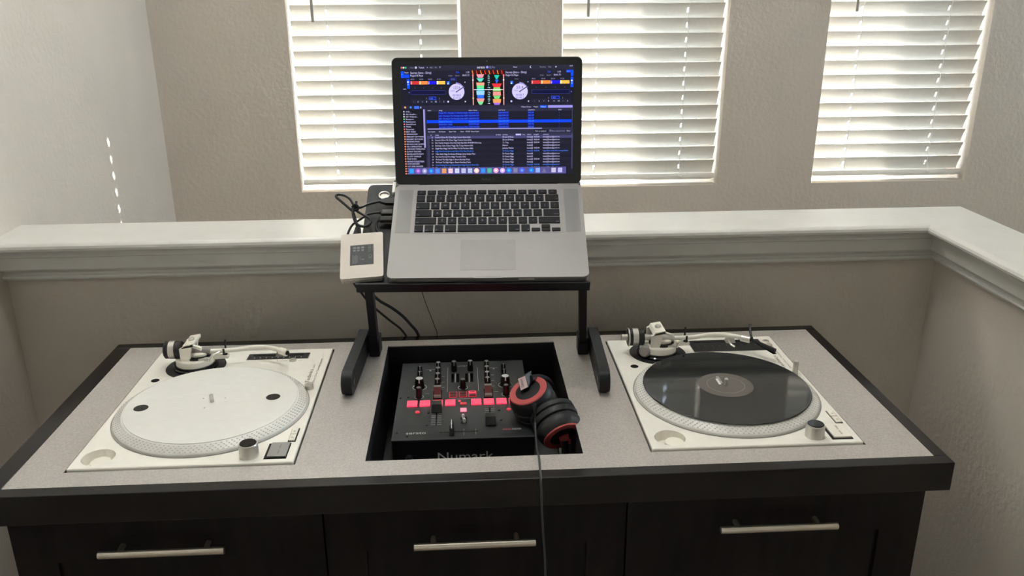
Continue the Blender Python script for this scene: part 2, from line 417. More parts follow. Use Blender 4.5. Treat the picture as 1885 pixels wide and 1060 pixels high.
# ================================================================== BLINDS
PITCH = 0.0491; TILT = math.radians(66)
SLATL = 0.5575
def slat_mesh(cords):
    xs = [-SLATL / 2]
    for c in cords: xs += [c - 0.0035, c + 0.0035]
    xs.append(SLATL / 2)
    ys = [-0.0268, -0.018, -0.0096, 0.0, 0.0096, 0.018, 0.0268]
    mb = MB()
    mb.M = RX(-TILT)          # room edge (-y) up
    mb.plate(xs, ys, lambda i, j: not (i % 2 == 1 and 2 <= j <= 3), -0.0013, 0.0013, zf=lambda x, y: 0.0023 * (1 - (y / 0.0268) ** 2))
    return mb.mesh('slat', slat_m, True, 50)
CORDS = [-0.1587, 0.1522]
smesh = slat_mesh(CORDS)
blabels = ['white blind behind the laptop partly hidden by the screen, nearest the side wall',
           'white blind with lowered slats in the middle window beside the laptop',
           'white blind of the window farthest from the bright side wall']
for i, (a, b) in enumerate(WIN):
    cx = (a + b) / 2; yb = YF + 0.0375
    r = tag(empty('window_blind', (cx - 0.002, yb, WZ0)), blabels[i], 'blind', 'white slatted blinds in the three windows')
    h = WZ1 - WZ0
    # bottom rail, resting just above the sill
    MB().box((0, -0.0043, 0.0263), (SLATL, 0.049, 0.018), 0.003, rot=Matrix.Rotation(math.radians(-18), 3, 'X')).build('bottom_rail', slat_m, r)
    z = 0.0622; k = 0
    while z < h - 0.075:
        link('slat', smesh, r, (0, 0, z)); z += PITCH; k += 1
    top = z - PITCH
    MB().span(-SLATL / 2, SLATL / 2, -0.028, 0.028, h - 0.05, h - 0.002, 0.003).build('head_rail', slat_m, r)
    for c in CORDS:
        pts = []; zz = 0.03
        pts.append((c, -0.026, 0.028)); q = 0
        zz = 0.0622
        while zz < h - 0.075:
            pts.append((c + 0.0016 * (1 if q % 2 else -1), -0.0150, zz + 0.0247)); pts.append((c, -0.0125, zz)); zz += PITCH; q += 1
        pts.append((c, -0.02, h - 0.05))
        pts.sort(key=lambda p: p[2])
        MB().tube(pts, 0.0012, 5, 1).build('ladder_cord', cordw_m, r)
        MB().box((c, -0.029, 0.030), (0.012, 0.006, 0.008), 0.002).build('cord_button', frame_m, r)
    wb = [0.574, 0.584, 0.595][i]
    MB().cyl((-0.198, -0.048, wb), (-0.196, -0.048, h - 0.04), 0.0048, n=8).build('tilt_wand', wand_m, r)

# ================================================================== CABINET
X0, X1, Y0, Y1 = -0.777, 0.733, 0.123, 0.706
TTS = [(-0.668, 0.192), (0.263, 0.192)]         # front-left corners of the turntables
TW, TD = 0.353, 0.453
CUT = (-0.2015, 0.150, 0.192, 0.655)
G = 0.003
cab = tag(empty('dj_cabinet', (0, 0.41, 0)), 'long dark wood cabinet with a grey laminate top and three handled doors', 'cabinet')
def cab_part(name, mb, m, parent=cab, smooth=False, ang=35):
    o = mb.build(name, m, None, smooth, ang); o.data.transform(T(0, -0.41, 0)); o.parent = parent; return o
def cspan(x0, x1, y0, y1, z0, z1, bevel=0.0): return MB().span(x0, x1, y0, y1, z0 + TZ, z1 + TZ, bevel)
ix0, ix1, iy0, iy1 = X0 + 0.033, X1 - 0.022, Y0 + 0.024, Y1 - 0.022
holes = [(x - G, x + TW + G, y - G, y + TD + G) for x, y in TTS] + [CUT]
xs = sorted({ix0, ix1} | {v for h in holes for v in h[:2]}); ys = sorted({iy0, iy1} | {v for h in holes for v in h[2:]})
def keep_top(i, j):
    x = (xs[i] + xs[i + 1]) / 2; y = (ys[j] + ys[j + 1]) / 2
    return not any(h[0] < x < h[1] and h[2] < y < h[3] for h in holes)
mb = MB(); mb.plate(xs, ys, keep_top, TZ - 0.002, TZ); cab_part('laminate_top', mb, lam_m)
cab_part('edge_strip', cspan(X0, X1, Y0, iy0, -0.050, 0.0005, 0.0012), edge_m, smooth=True)
cab_part('edge_strip', cspan(X0, X1, iy1, Y1, -0.050, 0.0005, 0.0012), edge_m, smooth=True)
cab_part('edge_strip', cspan(X0, ix0, iy0, iy1, -0.050, 0.0005, 0.0012), edge_m, smooth=True)
cab_part('edge_strip', cspan(ix1, X1, iy0, iy1, -0.050, 0.0005, 0.0012), edge_m, smooth=True)
# carcass
bx0, bx1, by0, by1 = -0.757, 0.716, 0.172, 0.700
cab_part('side_panel', cspan(bx0, bx0 + 0.02, by0, by1, -0.86, -0.050), woodv_m)
cab_part('side_panel', cspan(bx1 - 0.02, bx1, by0, by1, -0.86, -0.050), woodv_m)
cab_part('back_panel', cspan(bx0 + 0.02, bx1 - 0.02, by1 - 0.012, by1, -0.86, -0.050), woodv_m)
cab_part('bottom_panel', cspan(bx0 + 0.02, bx1 - 0.02, by0, by1 - 0.012, -0.86, -0.84), wood_m)
cab_part('shelf', cspan(bx0 + 0.02, bx1 - 0.02, by0, by1 - 0.012, -0.165, -0.145), well_m)
cab_part('toe_kick', cspan(bx0 + 0.03, bx1 - 0.03, by0 + 0.04, by1 - 0.02, -0.92, -0.86), well_m)
# dark linings round the three openings
for (a, b, c, d) in holes:
    mb = MB(); t = 0.006
    lo = -0.145
    mb.plate([a - t, a, b, b + t], [c - t, c, d, d + t], lambda i, j: not (i == 1 and j == 1), TZ + lo, TZ - 0.0021)
    cab_part('well_lining', mb, well_m)
# face frame and the three shaker fronts
cab_part('face_frame', cspan(bx0, bx1, 0.160, 0.172, -0.86, -0.050), woodv_m)
SEAM = [-0.748, -0.267, 0.216, 0.703]
HZ = [-0.1085, -0.117, -0.1085]; HXS = [(-0.610, -0.418), (-0.1255, 0.0675), (0.3645, 0.5565)]
for k in range(3):
    a, b = SEAM[k] + 0.0015, SEAM[k + 1] - 0.0015
    z0, z1 = TZ - 0.845, TZ - 0.058
    st = 0.062
    mb = MB()
    mb.plate([a, a + st, b - st, b], [z0, z0 + 0.07, z1 - 0.078, z1], lambda i, j: not (i == 1 and j == 1), 0.146, 0.160, Q=Qw)
    mb.plate([a + st, b - st], [z0 + 0.07, z1 - 0.078], lambda i, j: True, 0.153, 0.160, Q=Qw)
    door = cab_part('door', mb, woodv_m)
    door['label'] = ['dark wood door at the wall end of the cabinet', 'dark wood door below the mixer', 'dark wood door below the turntable with the record'][k]
    hz = TZ + HZ[k]; hx0, hx1 = HXS[k]; hy = 0.1235
    mb = MB(); mb.cyl((hx0, hy, hz), (hx1, hy, hz), 0.006, n=20, bev=0.0008)
    hc = (hx0 + hx1) / 2
    for s in (-1, 1): mb.cyl((hc + s * 0.066, hy + 0.004, hz), (hc + s * 0.066, 0.1462, hz), 0.0045, n=12)
    h = mb.build('handle', nickel_m, None); h.data.transform(T(0, -0.41, 0)); h.parent = door
    h['label'] = 'brushed nickel bar handle'

# ================================================================== TURNTABLES
def ring_prof(r, z0, z1, b=0.001): return [(0, z0), (r, z0), (r, z1 - b), (r - b, z1), (0, z1)]
def dots_ring(mb, cx, cy, r, z, n, sz):
    for k in range(n):
        a = 2 * math.pi * k / n
        Q = T(cx + r * math.cos(a), cy + r * math.sin(a), z) @ RZ(a)
        v = [mb.bm.verts.new(mb.M @ (Q @ Vector(p))) for p in ((-sz, -sz, 0), (sz, -sz, 0), (sz, sz, 0), (-sz, sz, 0), (0, 0, sz * 0.7))]
        for a2, b2 in ((0, 1), (1, 2), (2, 3), (3, 0)): mb.bm.faces.new((v[a2], v[b2], v[4]))
def turntable(ox, oy, label, new):
    t = tag(empty('turntable', (ox + TW / 2, oy + TD / 2, TZ - 0.145)), label, 'turntable', 'pair of white turntables set into the cabinet')
    B = T(-TW / 2, -TD / 2, 0.145)              # local frame: front-left corner of the plinth, z=0 at the laminate
    def P(): m = MB(); m.M = B; return m
    zt = 0.004                                  # top of the plinth
    cx, cy = 0.177, 0.190                       # platter centre
    px, py = 0.093, 0.380                       # tonearm pivot
    pl = P().span(0, TW, 0, TD, -0.100, zt, 0.0025).build('plinth', white_m, t)
    for fx in (0.05, TW - 0.05):
        for fy in (0.05, TD - 0.05): P().cyl((fx, fy, -0.145), (fx, fy, -0.0995), 0.026, n=16).build('foot', rubber_m, t)
    # platter with its dotted strobe rim
    m = P(); m.lathe([(0.1655, zt + 0.0003), (0.1655, zt + 0.004), (0.1640, zt + 0.006), (0.1500, zt + 0.0135), (0.1482, zt + 0.0136), (0.1478, zt + 0.0150), (0, zt + 0.0150)], 96, (cx, cy, 0))
    pt = m.build('platter', platter_m, t)
    m = P()
    for rr, nn, f in ((0.1622, 120, 0.13), (0.1588, 118, 0.37), (0.1554, 116, 0.6), (0.1520, 114, 0.84)):
        dots_ring(m, cx, cy, rr, zt + 0.006 + (0.1640 - rr) / 0.014 * 0.0075, nn, 0.0016)
    o = m.build('strobe_dots', dots_m, pt, smooth=False); o['kind'] = 'stuff'
    P().lathe([(0.1668, zt + 0.0002), (0.1688, zt + 0.0002), (0.1688, zt + 0.0006), (0.1668, zt + 0.0006), (0.1668, zt + 0.0002)], 96, (cx, cy, 0)).build('platter_gap', greyp_m, pl)
    P().lathe([(0, zt + 0.015), (0.0036, zt + 0.015), (0.0036, zt + 0.029), (0.0022, zt + 0.0305), (0, zt + 0.0305)], 16, (cx, cy, 0)).build('spindle', silver_m, t)
    if new:
        for dx, dy in ((-0.119, -0.016), (0.105, 0.012)):
            P().lathe(ring_prof(0.0125, zt + 0.0148, zt + 0.0153, 0.0001), 28, (cx + dx, cy + dy, 0)).build('platter_hole', gloss_m, pt)
        for a in (0.6, 2.5, 4.4):
            P().lathe(ring_prof(0.0015, zt + 0.0148, zt + 0.0153, 0.0001), 10, (cx + 0.024 * math.cos(a), cy + 0.024 * math.sin(a), 0)).build('platter_screw', greyp_m, pt)
    # strobe pillar
    sp = P().lathe([(0, zt), (0.0158, zt), (0.0158, zt + 0.002), (0.0152, zt + 0.021), (0.0144, zt + 0.0225), (0, zt + 0.0225)], 32, (0.279, 0.024, 0)).build('strobe_light', silver_m, t)
    P().lathe(ring_prof(0.0134, zt + 0.0224, zt + 0.0236, 0.0008), 32, (0.279, 0.024, 0)).build('power_dial', gloss_m, sp)
    # start button, speed buttons in dark slots
    P().span(0.3040, 0.3400, 0.0095, 0.0590, zt - 0.001, zt + 0.0004).build('button_slot', gloss_m, pl)
    b = P().span(0.3085, 0.3385, 0.0135, 0.0580, zt, zt + 0.0032, 0.0006).build('start_button', alum_m if new else whitep_m, t)
    m = P(); m.text('start - stop', 0.0055, T(0.3262, 0.0200, zt + 0.0033) @ RZ(math.pi / 2), width=0.030); m.build('lettering', inkd_m, b, smooth=False)
    P().span(0.3325, 0.3455, 0.0625, 0.1080, zt - 0.001, zt + 0.0004).build('button_slot', gloss_m, pl)
    for q, s in ((0, '33'), (1, '45')):
        b = P().span(0.3335, 0.3435, 0.0650 + 0.0215 * q, 0.0845 + 0.0215 * q, zt, zt + 0.0026, 0.0005).build('speed_button', whitep_m, t)
        m = P(); m.text(s, 0.0055, T(0.3405, 0.0700 + 0.0215 * q, zt + 0.0027) @ RZ(math.pi / 2)); m.build('lettering', inkd_m, b, smooth=False)
    # adaptor recess, cut into the plinth, with its raised hub
    cut = P().cyl((0.037, 0.034, zt - 0.018), (0.037, 0.034, zt + 0.01), 0.0250, 0.0262, n=48).build('cutter', whitep_m, t)
    bo = pl.modifiers.new('cut', 'BOOLEAN'); bo.object = cut; bo.operation = 'DIFFERENCE'; bo.solver = 'EXACT'
    dg = bpy.context.evaluated_depsgraph_get(); old = pl.data
    me = D.meshes.new_from_object(pl.evaluated_get(dg)); me.shade_flat(); pl.modifiers.clear(); pl.data = me; D.meshes.remove(old); D.objects.remove(cut)
    P().lathe([(0, zt - 0.018), (0.0160, zt - 0.018), (0.0160, zt - 0.004), (0.0150, zt - 0.003), (0, zt - 0.003)], 28, (0.0430, 0.0260, 0)).build('adaptor_hub', whitep_m, pl)
    P().lathe(ring_prof(0.0078, zt - 0.001, zt + 0.0005, 0.0001), 24, (0.033, 0.318, 0)).build('headshell_hole', gloss_m, pl)
    # target light
    if new:
        P().lathe([(0, zt), (0.0085, zt), (0.0085, zt + 0.008), (0.0070, zt + 0.0095), (0, zt + 0.0095)], 24, (0.335, 0.264, 0)).build('target_light', silver_m, t)
    else:
        P().lathe([(0, zt), (0.0062, zt), (0.0055, zt + 0.003), (0.0050, zt + 0.026), (0.0040, zt + 0.0275), (0, zt + 0.0275)], 24, (0.336, 0.262, 0)).build('target_light', silver_m, t)
        P().lathe(ring_prof(0.0075, zt - 0.001, zt + 0.0006, 0.0001), 20, (0.326, 0.272, 0)).build('target_light_hole', greyp_m, pl)
    # printed name
    m = P(); m.text('Technics', 0.0105, T(0.3295, 0.288, zt) @ RZ(math.pi / 2), width=0.062)
    m.text('QUARTZ', 0.0035, T(0.3295, 0.354, zt) @ RZ(math.pi / 2), width=0.018)
    m.text('Direct Drive Turntable System', 0.0055, T(0.3400, 0.288, zt) @ RZ(math.pi / 2), width=0.112)
    m.build('lettering', inkd_m, pl, smooth=False)
    # pitch control
    if new: a, b_, c, d = 0.187, 0.309, 0.404, 0.431
    else: a, b_, c, d = 0.170, 0.321, 0.379, 0.436
    P().span(a - 0.0015, b_ + 0.0015, c - 0.0015, d + 0.0015, zt - 0.001, zt + 0.0003).build('pitch_bezel', greyp_m, pl)
    pp = P().span(a, b_, c, d, zt - 0.001, zt + 0.0010).build('pitch_panel', black_m, t)
    P().span(a + 0.010, b_ - 0.010, d - 0.0115, d - 0.0085, zt, zt + 0.0014).build('pitch_slot', gloss_m, pp)
    m = P()
    for q in range(9):
        xq = a + 0.014 + (b_ - a - 0.028) * q / 8
        m.span(xq - 0.0008, xq + 0.0008, c + (0.004 if new else 0.026), c + (0.0075 if new else 0.030), zt + 0.0010, zt + 0.0013)
        if not new: m.text(str(abs(4 - q) * 2), 0.005, T(xq - 0.0015, c + 0.016, zt + 0.001))
    m.build('scale_marks', print_m if new else printg_m, pp, smooth=False)
    xk = 0.252 if new else 0.258
    m = P(); m.hull([(xk + sx * 0.010, d - 0.010 + sy * 0.0085, zt + 0.001) for sx in (-1, 1) for sy in (-1, 1)] + [(xk + sx * 0.006, d - 0.010 + sy * 0.005, zt + 0.013) for sx in (-1, 1) for sy in (-1, 1)])
    m.build('pitch_slider', greyp_m if new else silver_m, t, smooth=False)
    if new:
        P().lathe(ring_prof(0.0072, zt, zt + 0.0035), 24, (0.281, 0.394, 0)).build('reset_button', silver_m, t)
        m = P(); m.span(0.2485, 0.2700, 0.3932, 0.3938, zt, zt + 0.0004); m.span(0.2485, 0.2491, 0.3932, 0.3995, zt, zt + 0.0004)
        m.text('reset', 0.004, T(0.291, 0.392, zt)); m.build('print_lines', inkd_m, pl, smooth=False)
    else:
        for yy in (0.424, 0.404):
            P().lathe([(0, zt), (0.0072, zt), (0.0072, zt + 0.0016), (0.0062, zt + 0.0022), (0, zt + 0.0012)], 24, (0.3345, yy, 0)).build('round_button', silver_m, t)
    # tonearm base in its round black well
    P().lathe(ring_prof(0.0575, zt - 0.001, zt + 0.0006, 0.0002), 48, (px, py, 0)).build('arm_well', well_m, pl)
    P().lathe([(0, zt), (0.0425, zt), (0.0425, zt + 0.004), (0.0400, zt + 0.006), (0.0400, zt + 0.010), (0, zt + 0.010)], 40, (px, py, 0)).build('height_ring', gloss_m, t)
    base = P().lathe([(0, zt + 0.010), (0.0370, zt + 0.010), (0.0370, zt + 0.021), (0.0355, zt + 0.023), (0, zt + 0.023)], 40, (px, py, 0)).build('arm_base', whitep_m, t)
    P().lathe([(0, zt + 0.023), (0.0255, zt + 0.023), (0.0255, zt + 0.027), (0, zt + 0.027)], 32, (px + 0.006, py - 0.002, 0)).build('skating_dial', gloss_m, base)
    P().lathe([(0, zt + 0.027), (0.0190, zt + 0.027), (0.0185, zt + 0.031), (0.012, zt + 0.033), (0, zt + 0.033)], 28, (px + 0.008, py, 0)).build('pivot_hub', whitep_m, base)
    if not new:
        P().lathe([(0, 0), (0.0115, 0), (0.0115, 0.016), (0.0085, 0.019), (0, 0.019)], 24, (px - 0.026, py - 0.014, zt + 0.012), (-0.45, -0.8, 0.25)).build('skating_knob', greyp_m, base)
    # bracket: a slanted loop of white metal round the arm
    za = zt + 0.036
    m = P(); w = 0.0085
    for yy, th in ((py - 0.0225, 0.007), (py + 0.0225, 0.007)):
        m.hull([(px + xx, yy + s * th / 2, zz) for s in (-1, 1) for xx, zz in ((-0.020, zt + 0.014), (-0.004, zt + 0.014), (-0.020, za + 0.012), (-0.006, za + 0.019), (0.004, za + 0.019))])
    m.hull([(px + xx, py + s * 0.026, zz) for s in (-1, 1) for xx, zz in ((-0.016, za + 0.013), (0.008, za + 0.017), (-0.012, za + 0.020), (0.008, za + 0.023))])
    m.hull([(px + xx, py - 0.0225 + s * 0.0035, zz) for s in (-1, 1) for xx, zz in ((0.002, za + 0.017), (0.022, za + 0.014), (0.022, za + 0.008), (0.002, za + 0.022))])
    br = m.build('gimbal_bracket', whitep_m, t)
    P().lathe([(0, 0), (0.006, 0), (0.006, 0.005), (0.0045, 0.0065), (0, 0.0065)], 16, (px - 0.002, py, za + 0.020)).build('gimbal_screw', silver_m, br)
    # arm: rear stub, counterweight, housing, S-shaped tube
    arm_y = py
    P().cyl((px - 0.012, arm_y, za - 0.002), (px + 0.032, arm_y, za - 0.004), 0.0095, 0.0080, n=20, bev=0.001).build('arm_housing', greyp_m if new else silver_m, t)
    s0 = px - (0.064 if not new else 0.056)
    P().cyl((s0 - (0.012 if not new else 0.004), arm_y, za + 0.001), (px - 0.010, arm_y, za - 0.001), 0.0065 if not new else 0.005, n=18).build('rear_stub', silver_m, t)
    cw = P().lathe([(0, 0), (0.0155, 0), (0.0175, 0.002), (0.0175, 0.009)] + [(0.0172, 0.0092), (0.0172, 0.0215)] + [(0.0176, 0.022), (0.0176, 0.031), (0.016, 0.033), (0, 0.033)], 36, (s0, arm_y, za + 0.001), (1, 0, 0)).build('counterweight', black_m, t)
    P().lathe([(0.0171, 0.0095), (0.0181, 0.0098), (0.0181, 0.0208), (0.0171, 0.0211)], 36, (s0, arm_y, za + 0.001), (1, 0, 0)).build('weight_ring', silver_m, cw)
    if not new:
        P().lathe([(0.0171, 0.0005), (0.0190, 0.0005), (0.0190, 0.003), (0.0171, 0.003)], 36, (s0, arm_y, za + 0.001), (1, 0, 0)).build('weight_dial', silver_m, cw)
    ze = zt + 0.032
    tp = [(px + 0.028, arm_y, za - 0.004), (px + 0.070, arm_y + 0.004, za - 0.005), (px + 0.110, arm_y + 0.012, za - 0.004), (px + 0.140, arm_y + 0.013, za - 0.005), (px + 0.161, arm_y, za - 0.004), (px + 0.175, arm_y - 0.011, ze)]
    P().tube(tp, 0.0047, 12, 5).build('arm_tube', whitep_m, t)
    hx_, hy_ = px + 0.175, arm_y - 0.011
    P().cyl((hx_ - 0.006, hy_ + 0.004, ze), (hx_ + 0.010, hy_ - 0.007, ze - 0.001), 0.0072, n=20, bev=0.001).build('headshell_collar', silver_m if not new else whitep_m, t)
    P().cyl((hx_ + 0.0095, hy_ - 0.0066, ze - 0.001), (hx_ + 0.0115, hy_ - 0.0080, ze - 0.001), 0.0045, n=16).build('collar_socket', gloss_m, t)
    # arm rest and clip
    rx_, ry_ = px + 0.058, arm_y + 0.004
    P().hull([(px + 0.030, py - 0.006, zt + 0.016), (px + 0.030, py + 0.010, zt + 0.016), (rx_ + 0.007, ry_ + 0.006, zt + 0.016), (rx_ + 0.007, ry_ - 0.006, zt + 0.016),
              (px + 0.030, py - 0.006, zt + 0.023), (px + 0.030, py + 0.010, zt + 0.023), (rx_ + 0.007, ry_ + 0.006, zt + 0.022), (rx_ + 0.007, ry_ - 0.006, zt + 0.022)]).build('rest_arm', whitep_m, t, smooth=False)
    cl = P().cyl((rx_, ry_, zt + 0.022), (rx_, ry_, za - 0.010), 0.0050, 0.0042, n=14).build('arm_rest', black_m, t)
    m = P()
    m.tube([(rx_, ry_ - 0.007, za + 0.001), (rx_, ry_ - 0.0065, za - 0.008), (rx_, ry_, za - 0.0115), (rx_, ry_ + 0.0075, za - 0.008), (rx_, ry_ + 0.0085, za + 0.006), (rx_ + 0.001, ry_ + 0.010, za + 0.014)], 0.0020, 6, 3)
    m.build('rest_clip', black_m, cl)
    # cue lever
    m = P(); m.tube([(px + 0.034, py - 0.022, zt + 0.020), (px + 0.040, py - 0.018, zt + 0.030), (px + 0.052, py - 0.010, zt + 0.034)], 0.0018, 6, 3)
    m.hull([(px + 0.022 + sx * 0.010, py - 0.022 + sy * 0.004, zt + 0.0245 + sz * 0.0025) for sx in (-1, 1) for sy in (-1, 1) for sz in (-1, 1)])
    m.build('cue_lever', silver_m, t)
    if not new:
        # headshell with cartridge and finger lift
        hs = P().hull([(hx_ + 0.011, hy_ - 0.0035, ze + 0.003), (hx_ + 0.011, hy_ - 0.0120, ze + 0.003), (hx_ + 0.011, hy_ - 0.0035, ze - 0.003), (hx_ + 0.011, hy_ - 0.0120, ze - 0.003),
                       (hx_ + 0.050, hy_ - 0.0480, ze - 0.004), (hx_ + 0.044, hy_ - 0.0540, ze - 0.004), (hx_ + 0.050, hy_ - 0.0480, ze - 0.010), (hx_ + 0.044, hy_ - 0.0540, ze - 0.010)]).build('headshell', black_m, t, smooth=False)
        P().hull([(hx_ + 0.020 + sx * 0.004, hy_ - 0.020 + sy * 0.004, ze - 0.002) for sx in (-1, 1) for sy in (-1, 1)] +
                 [(hx_ + 0.046 + sx * 0.004, hy_ - 0.049 + sy * 0.004, ze - 0.013) for sx in (-1, 1) for sy in (-1, 1)]).build('cartridge', gloss_m, hs, smooth=False)
        P().tube([(hx_ + 0.014, hy_ - 0.006, ze + 0.002), (hx_ + 0.014, hy_ + 0.004, ze + 0.006), (hx_ + 0.016, hy_ + 0.016, ze + 0.014), (hx_ + 0.020, hy_ + 0.030, ze + 0.018)], 0.0026, 8, 3).build('finger_lift', black_m, hs)
        P().tube([(hx_ - 0.030, hy_ + 0.010, ze - 0.006), (hx_ - 0.026, hy_ + 0.004, ze - 0.014), (hx_ - 0.020, hy_ - 0.004, ze - 0.016)], 0.0022, 6, 3).build('tube_clip', silver_m, t)
    return t, (ox + cx, oy + cy)
tl, cl_ = turntable(TTS[0][0], TTS[0][1], 'white turntable with a bare white platter, at the wall end of the cabinet', True)
tr, cr_ = turntable(TTS[1][0], TTS[1][1], 'white turntable carrying a black record', False)

# the record
rec = tag(empty('vinyl_record', (cr_[0], cr_[1], TZ + 0.0192)), 'black vinyl record lying on the white turntable', 'record')
MB().lathe([(0.0037, 0.0), (0.150, 0.0), (0.1510, 0.0008), (0.1500, 0.0017), (0.1480, 0.0016), (0.1478, 0.0016), (0.055, 0.0016), (0.0037, 0.0016), (0.0037, 0.0)], 128).build('disc', vinyl_m, rec)
lab_m = mat('record_label', rgb(92, 86, 82), 0.55, var=0.05, vscale=50)
lb = MB().lathe([(0.0037, 0.0016), (0.0500, 0.0016), (0.0498, 0.0021), (0.0037, 0.0021)], 72).build('paper_label', lab_m, rec)
MB().lathe([(0.0335, 0.0020), (0.0342, 0.0020), (0.0342, 0.00225), (0.0335, 0.00225), (0.0335, 0.0020)], 64).build('label_ring', greyp_m, lb)
m = MB(); m.text('serato', 0.0115, T(-0.0035, 0.006, 0.0021) @ RZ(math.pi / 2), width=0.030); m.span(-0.012, -0.0075, 0.002, 0.026, 0.0020, 0.0022); m.build('lettering', print_m, lb, smooth=False)
m = MB()
for k in (0.70, 0.735):
    m.box((0.1515 * math.cos(-k * 2.05), 0.1515 * math.sin(-k * 2.05), 0.0009), (0.0006, 0.002, 0.0006))
m.bm.free()

# ================================================================== MIXER
MX, MY, MZ = -0.1705, 0.307, -0.030
mixer = tag(empty('dj_mixer', (MX + 0.126, MY + 0.1625, TZ - 0.145)), 'black two-channel mixer with glowing pink-red pads in the cabinet opening', 'mixer')
MBF = T(-0.126, -0.1625, 0.145 + MZ)       # local: front-left corner of the panel, z=0 at the panel face
def P(): m = MB(); m.M = MBF; return m
P().span(0.001, 0.251, 0.0015, 0.324, -0.106, -0.002, 0.002).build('case', black_m, mixer)
pan = P().span(0, 0.252, 0, 0.325, -0.003, 0, 0.0007).build('face_panel', panel_m, mixer)
for fx in (0.03, 0.222):
    for fy in (0.03, 0.295): P().cyl((fx, fy, -0.115), (fx, fy, -0.1055), 0.010, n=12).build('foot', rubber_m, mixer)
def knob(x, y, r, h, line=True, cap=None, name='knob'):
    k = P().lathe([(0, 0.0), (r * 1.12, 0.0), (r * 1.1, h * 0.2), (r * 0.92, h * 0.93), (r * 0.80, h), (0, h)], 20, (x, y, 0)).build(name, black_m, mixer)
    if cap is not None: P().lathe([(0, h), (r * 0.78, h), (r * 0.70, h + 0.0006), (0, h + 0.0007)], 20, (x, y, 0)).build('knob_cap', cap, k)
    if line:
        m = P(); m.span(x - r * 0.12, x + r * 0.12, y - r * 0.98, y - r * 0.2, h * 0.55, h + 0.0004); m.build('pointer_line', print_m, k, smooth=False)
    return k
# outer columns
for sx, xs_ in ((0, (0.0395, 0.0402, 0.0406, 0.0413)), (1, (0.2090, 0.2090, 0.2100, 0.2095))):
    knob(xs_[0], 0.2660, 0.0050, 0.020); knob(xs_[1], 0.2400, 0.0050, 0.020)
    knob(xs_[2], 0.2080, 0.0090, 0.0200, True, print_m); knob(xs_[3], 0.1660, 0.0056, 0.0205, False, greyp_m)
for x in (0.0762, 0.1748):
    for y in (0.2825, 0.2560, 0.2300, 0.2040): knob(x, y, 0.0056, 0.0195, True, greyp_m)
knob(0.1083, 0.2815, 0.0058, 0.021, True, greyp_m); knob(0.1415, 0.2825, 0.0058, 0.021, True, greyp_m); knob(0.1260, 0.2010, 0.0056, 0.0185, False, greyp_m)
m = P()
def arc(m, x, y, r, w=0.0005):
    for k in range(3, 30):
        a = -math.pi / 2 + 2 * math.pi * k / 32
        m.box((x + r * math.cos(a), y + r * math.sin(a), 0.0003), (r * 0.2, w * 2, 0.0005), rot=Matrix.Rotation(a + math.pi / 2, 3, 'Z'))
for x, y, r in ((0.0406, 0.2080, 0.0135), (0.2100, 0.2080, 0.0135), (0.0413, 0.1660, 0.0085), (0.2095, 0.1660, 0.0085), (0.1260, 0.2010, 0.0095)): arc(m, x, y, r)
m.span(0.0950, 0.0956, 0.184, 0.297, 0, 0.0004); m.span(0.1560, 0.1566, 0.184, 0.294, 0, 0.0004)
for x in (0.0595, 0.1897): m.span(x - 0.009, x + 0.009, 0.2890, 0.2895, 0, 0.0004)
for x0 in (0.0870, 0.1860):
    for y in (0.204, 0.2285, 0.255): m.span(x0 - 0.003, x0 + 0.003, y - 0.0003, y + 0.0003, 0, 0.0004)
for x, y in ((0.057, 0.179), (0.191, 0.179)): m.span(x - 0.004, x + 0.004, y - 0.0004, y + 0.0004, 0, 0.0004)
for x in (0.0768, 0.1756):
    for k in range(9): m.span(x - 0.0095, x + 0.0095, 0.0535 + 0.0068 * k, 0.0539 + 0.0068 * k, 0, 0.0003)
m.span(0.1268, 0.1272, 0.012, 0.034, 0, 0.0004); m.span(0.1478, 0.1482, 0.014, 0.033, 0, 0.0004)
m.span(0.0950, 0.1600, 0.1522, 0.1526, 0, 0.0004)
m.text('numark', 0.0105, T(0.1249, 0.3000, 0), 'C', width=0.030)
m.text('serato', 0.0125, T(0.0240, 0.0205, 0), 'L', width=0.0360)
m.text('FADER', 0.0065, T(0.2130, 0.0255, 0), 'L', width=0.0165)
m.build('white_lettering', print_m, pan, smooth=False)
m = P(); m.text('INNO', 0.0065, T(0.1960, 0.0255, 0), 'L', width=0.0162); m.build('red_lettering', redprint_m, pan, smooth=False)
# front logo on the case
m = MB(); m.M = MBF @ T(0.078, 0.0013, -0.0435) @ RX(math.pi / 2); m.text('Numark', 0.024, T(0, 0, 0), 'L', width=0.100); m.build('front_logo', print_m, mixer, smooth=False)
m = MB(); m.M = MBF @ T(0.030, 0.0014, -0.036) @ RX(math.pi / 2); m.lathe([(0, 0), (0.007, 0), (0.006, 0.010), (0, 0.010)], 20); m.build('front_dial', black_m, mixer)
# small lamp dots, level meters, screws
for x in (0.0595, 0.1897): P().lathe([(0, 0), (0.0022, 0), (0.0016, 0.0012), (0, 0.0016)], 12, (x, 0.2835, 0)).build('headphone_lamp', print_m, mixer)
for x in (0.1055, 0.1160, 0.1335, 0.1440): P().span(x - 0.0028, x + 0.0028, 0.226, 0.265, -0.001, 0.0004).build('level_meter', gloss_m, mixer)
for x in (0.1108, 0.1388): P().span(x - 0.0004, x + 0.0004, 0.226, 0.266, -0.001, 0.0005).build('meter_line', print_m, pan)
for x, y in ((0.006, 0.163), (0.0205, 0.165), (0.008, 0.027), (0.027, 0.013), (0.060, 0.0520), (0.062, 0.099), (0.193, 0.100), (0.195, 0.062)):
    P().lathe([(0, 0), (0.0022, 0), (0.0018, 0.0008), (0, 0.0006)], 10, (x, y, 0)).build('screw', gloss_m, mixer)
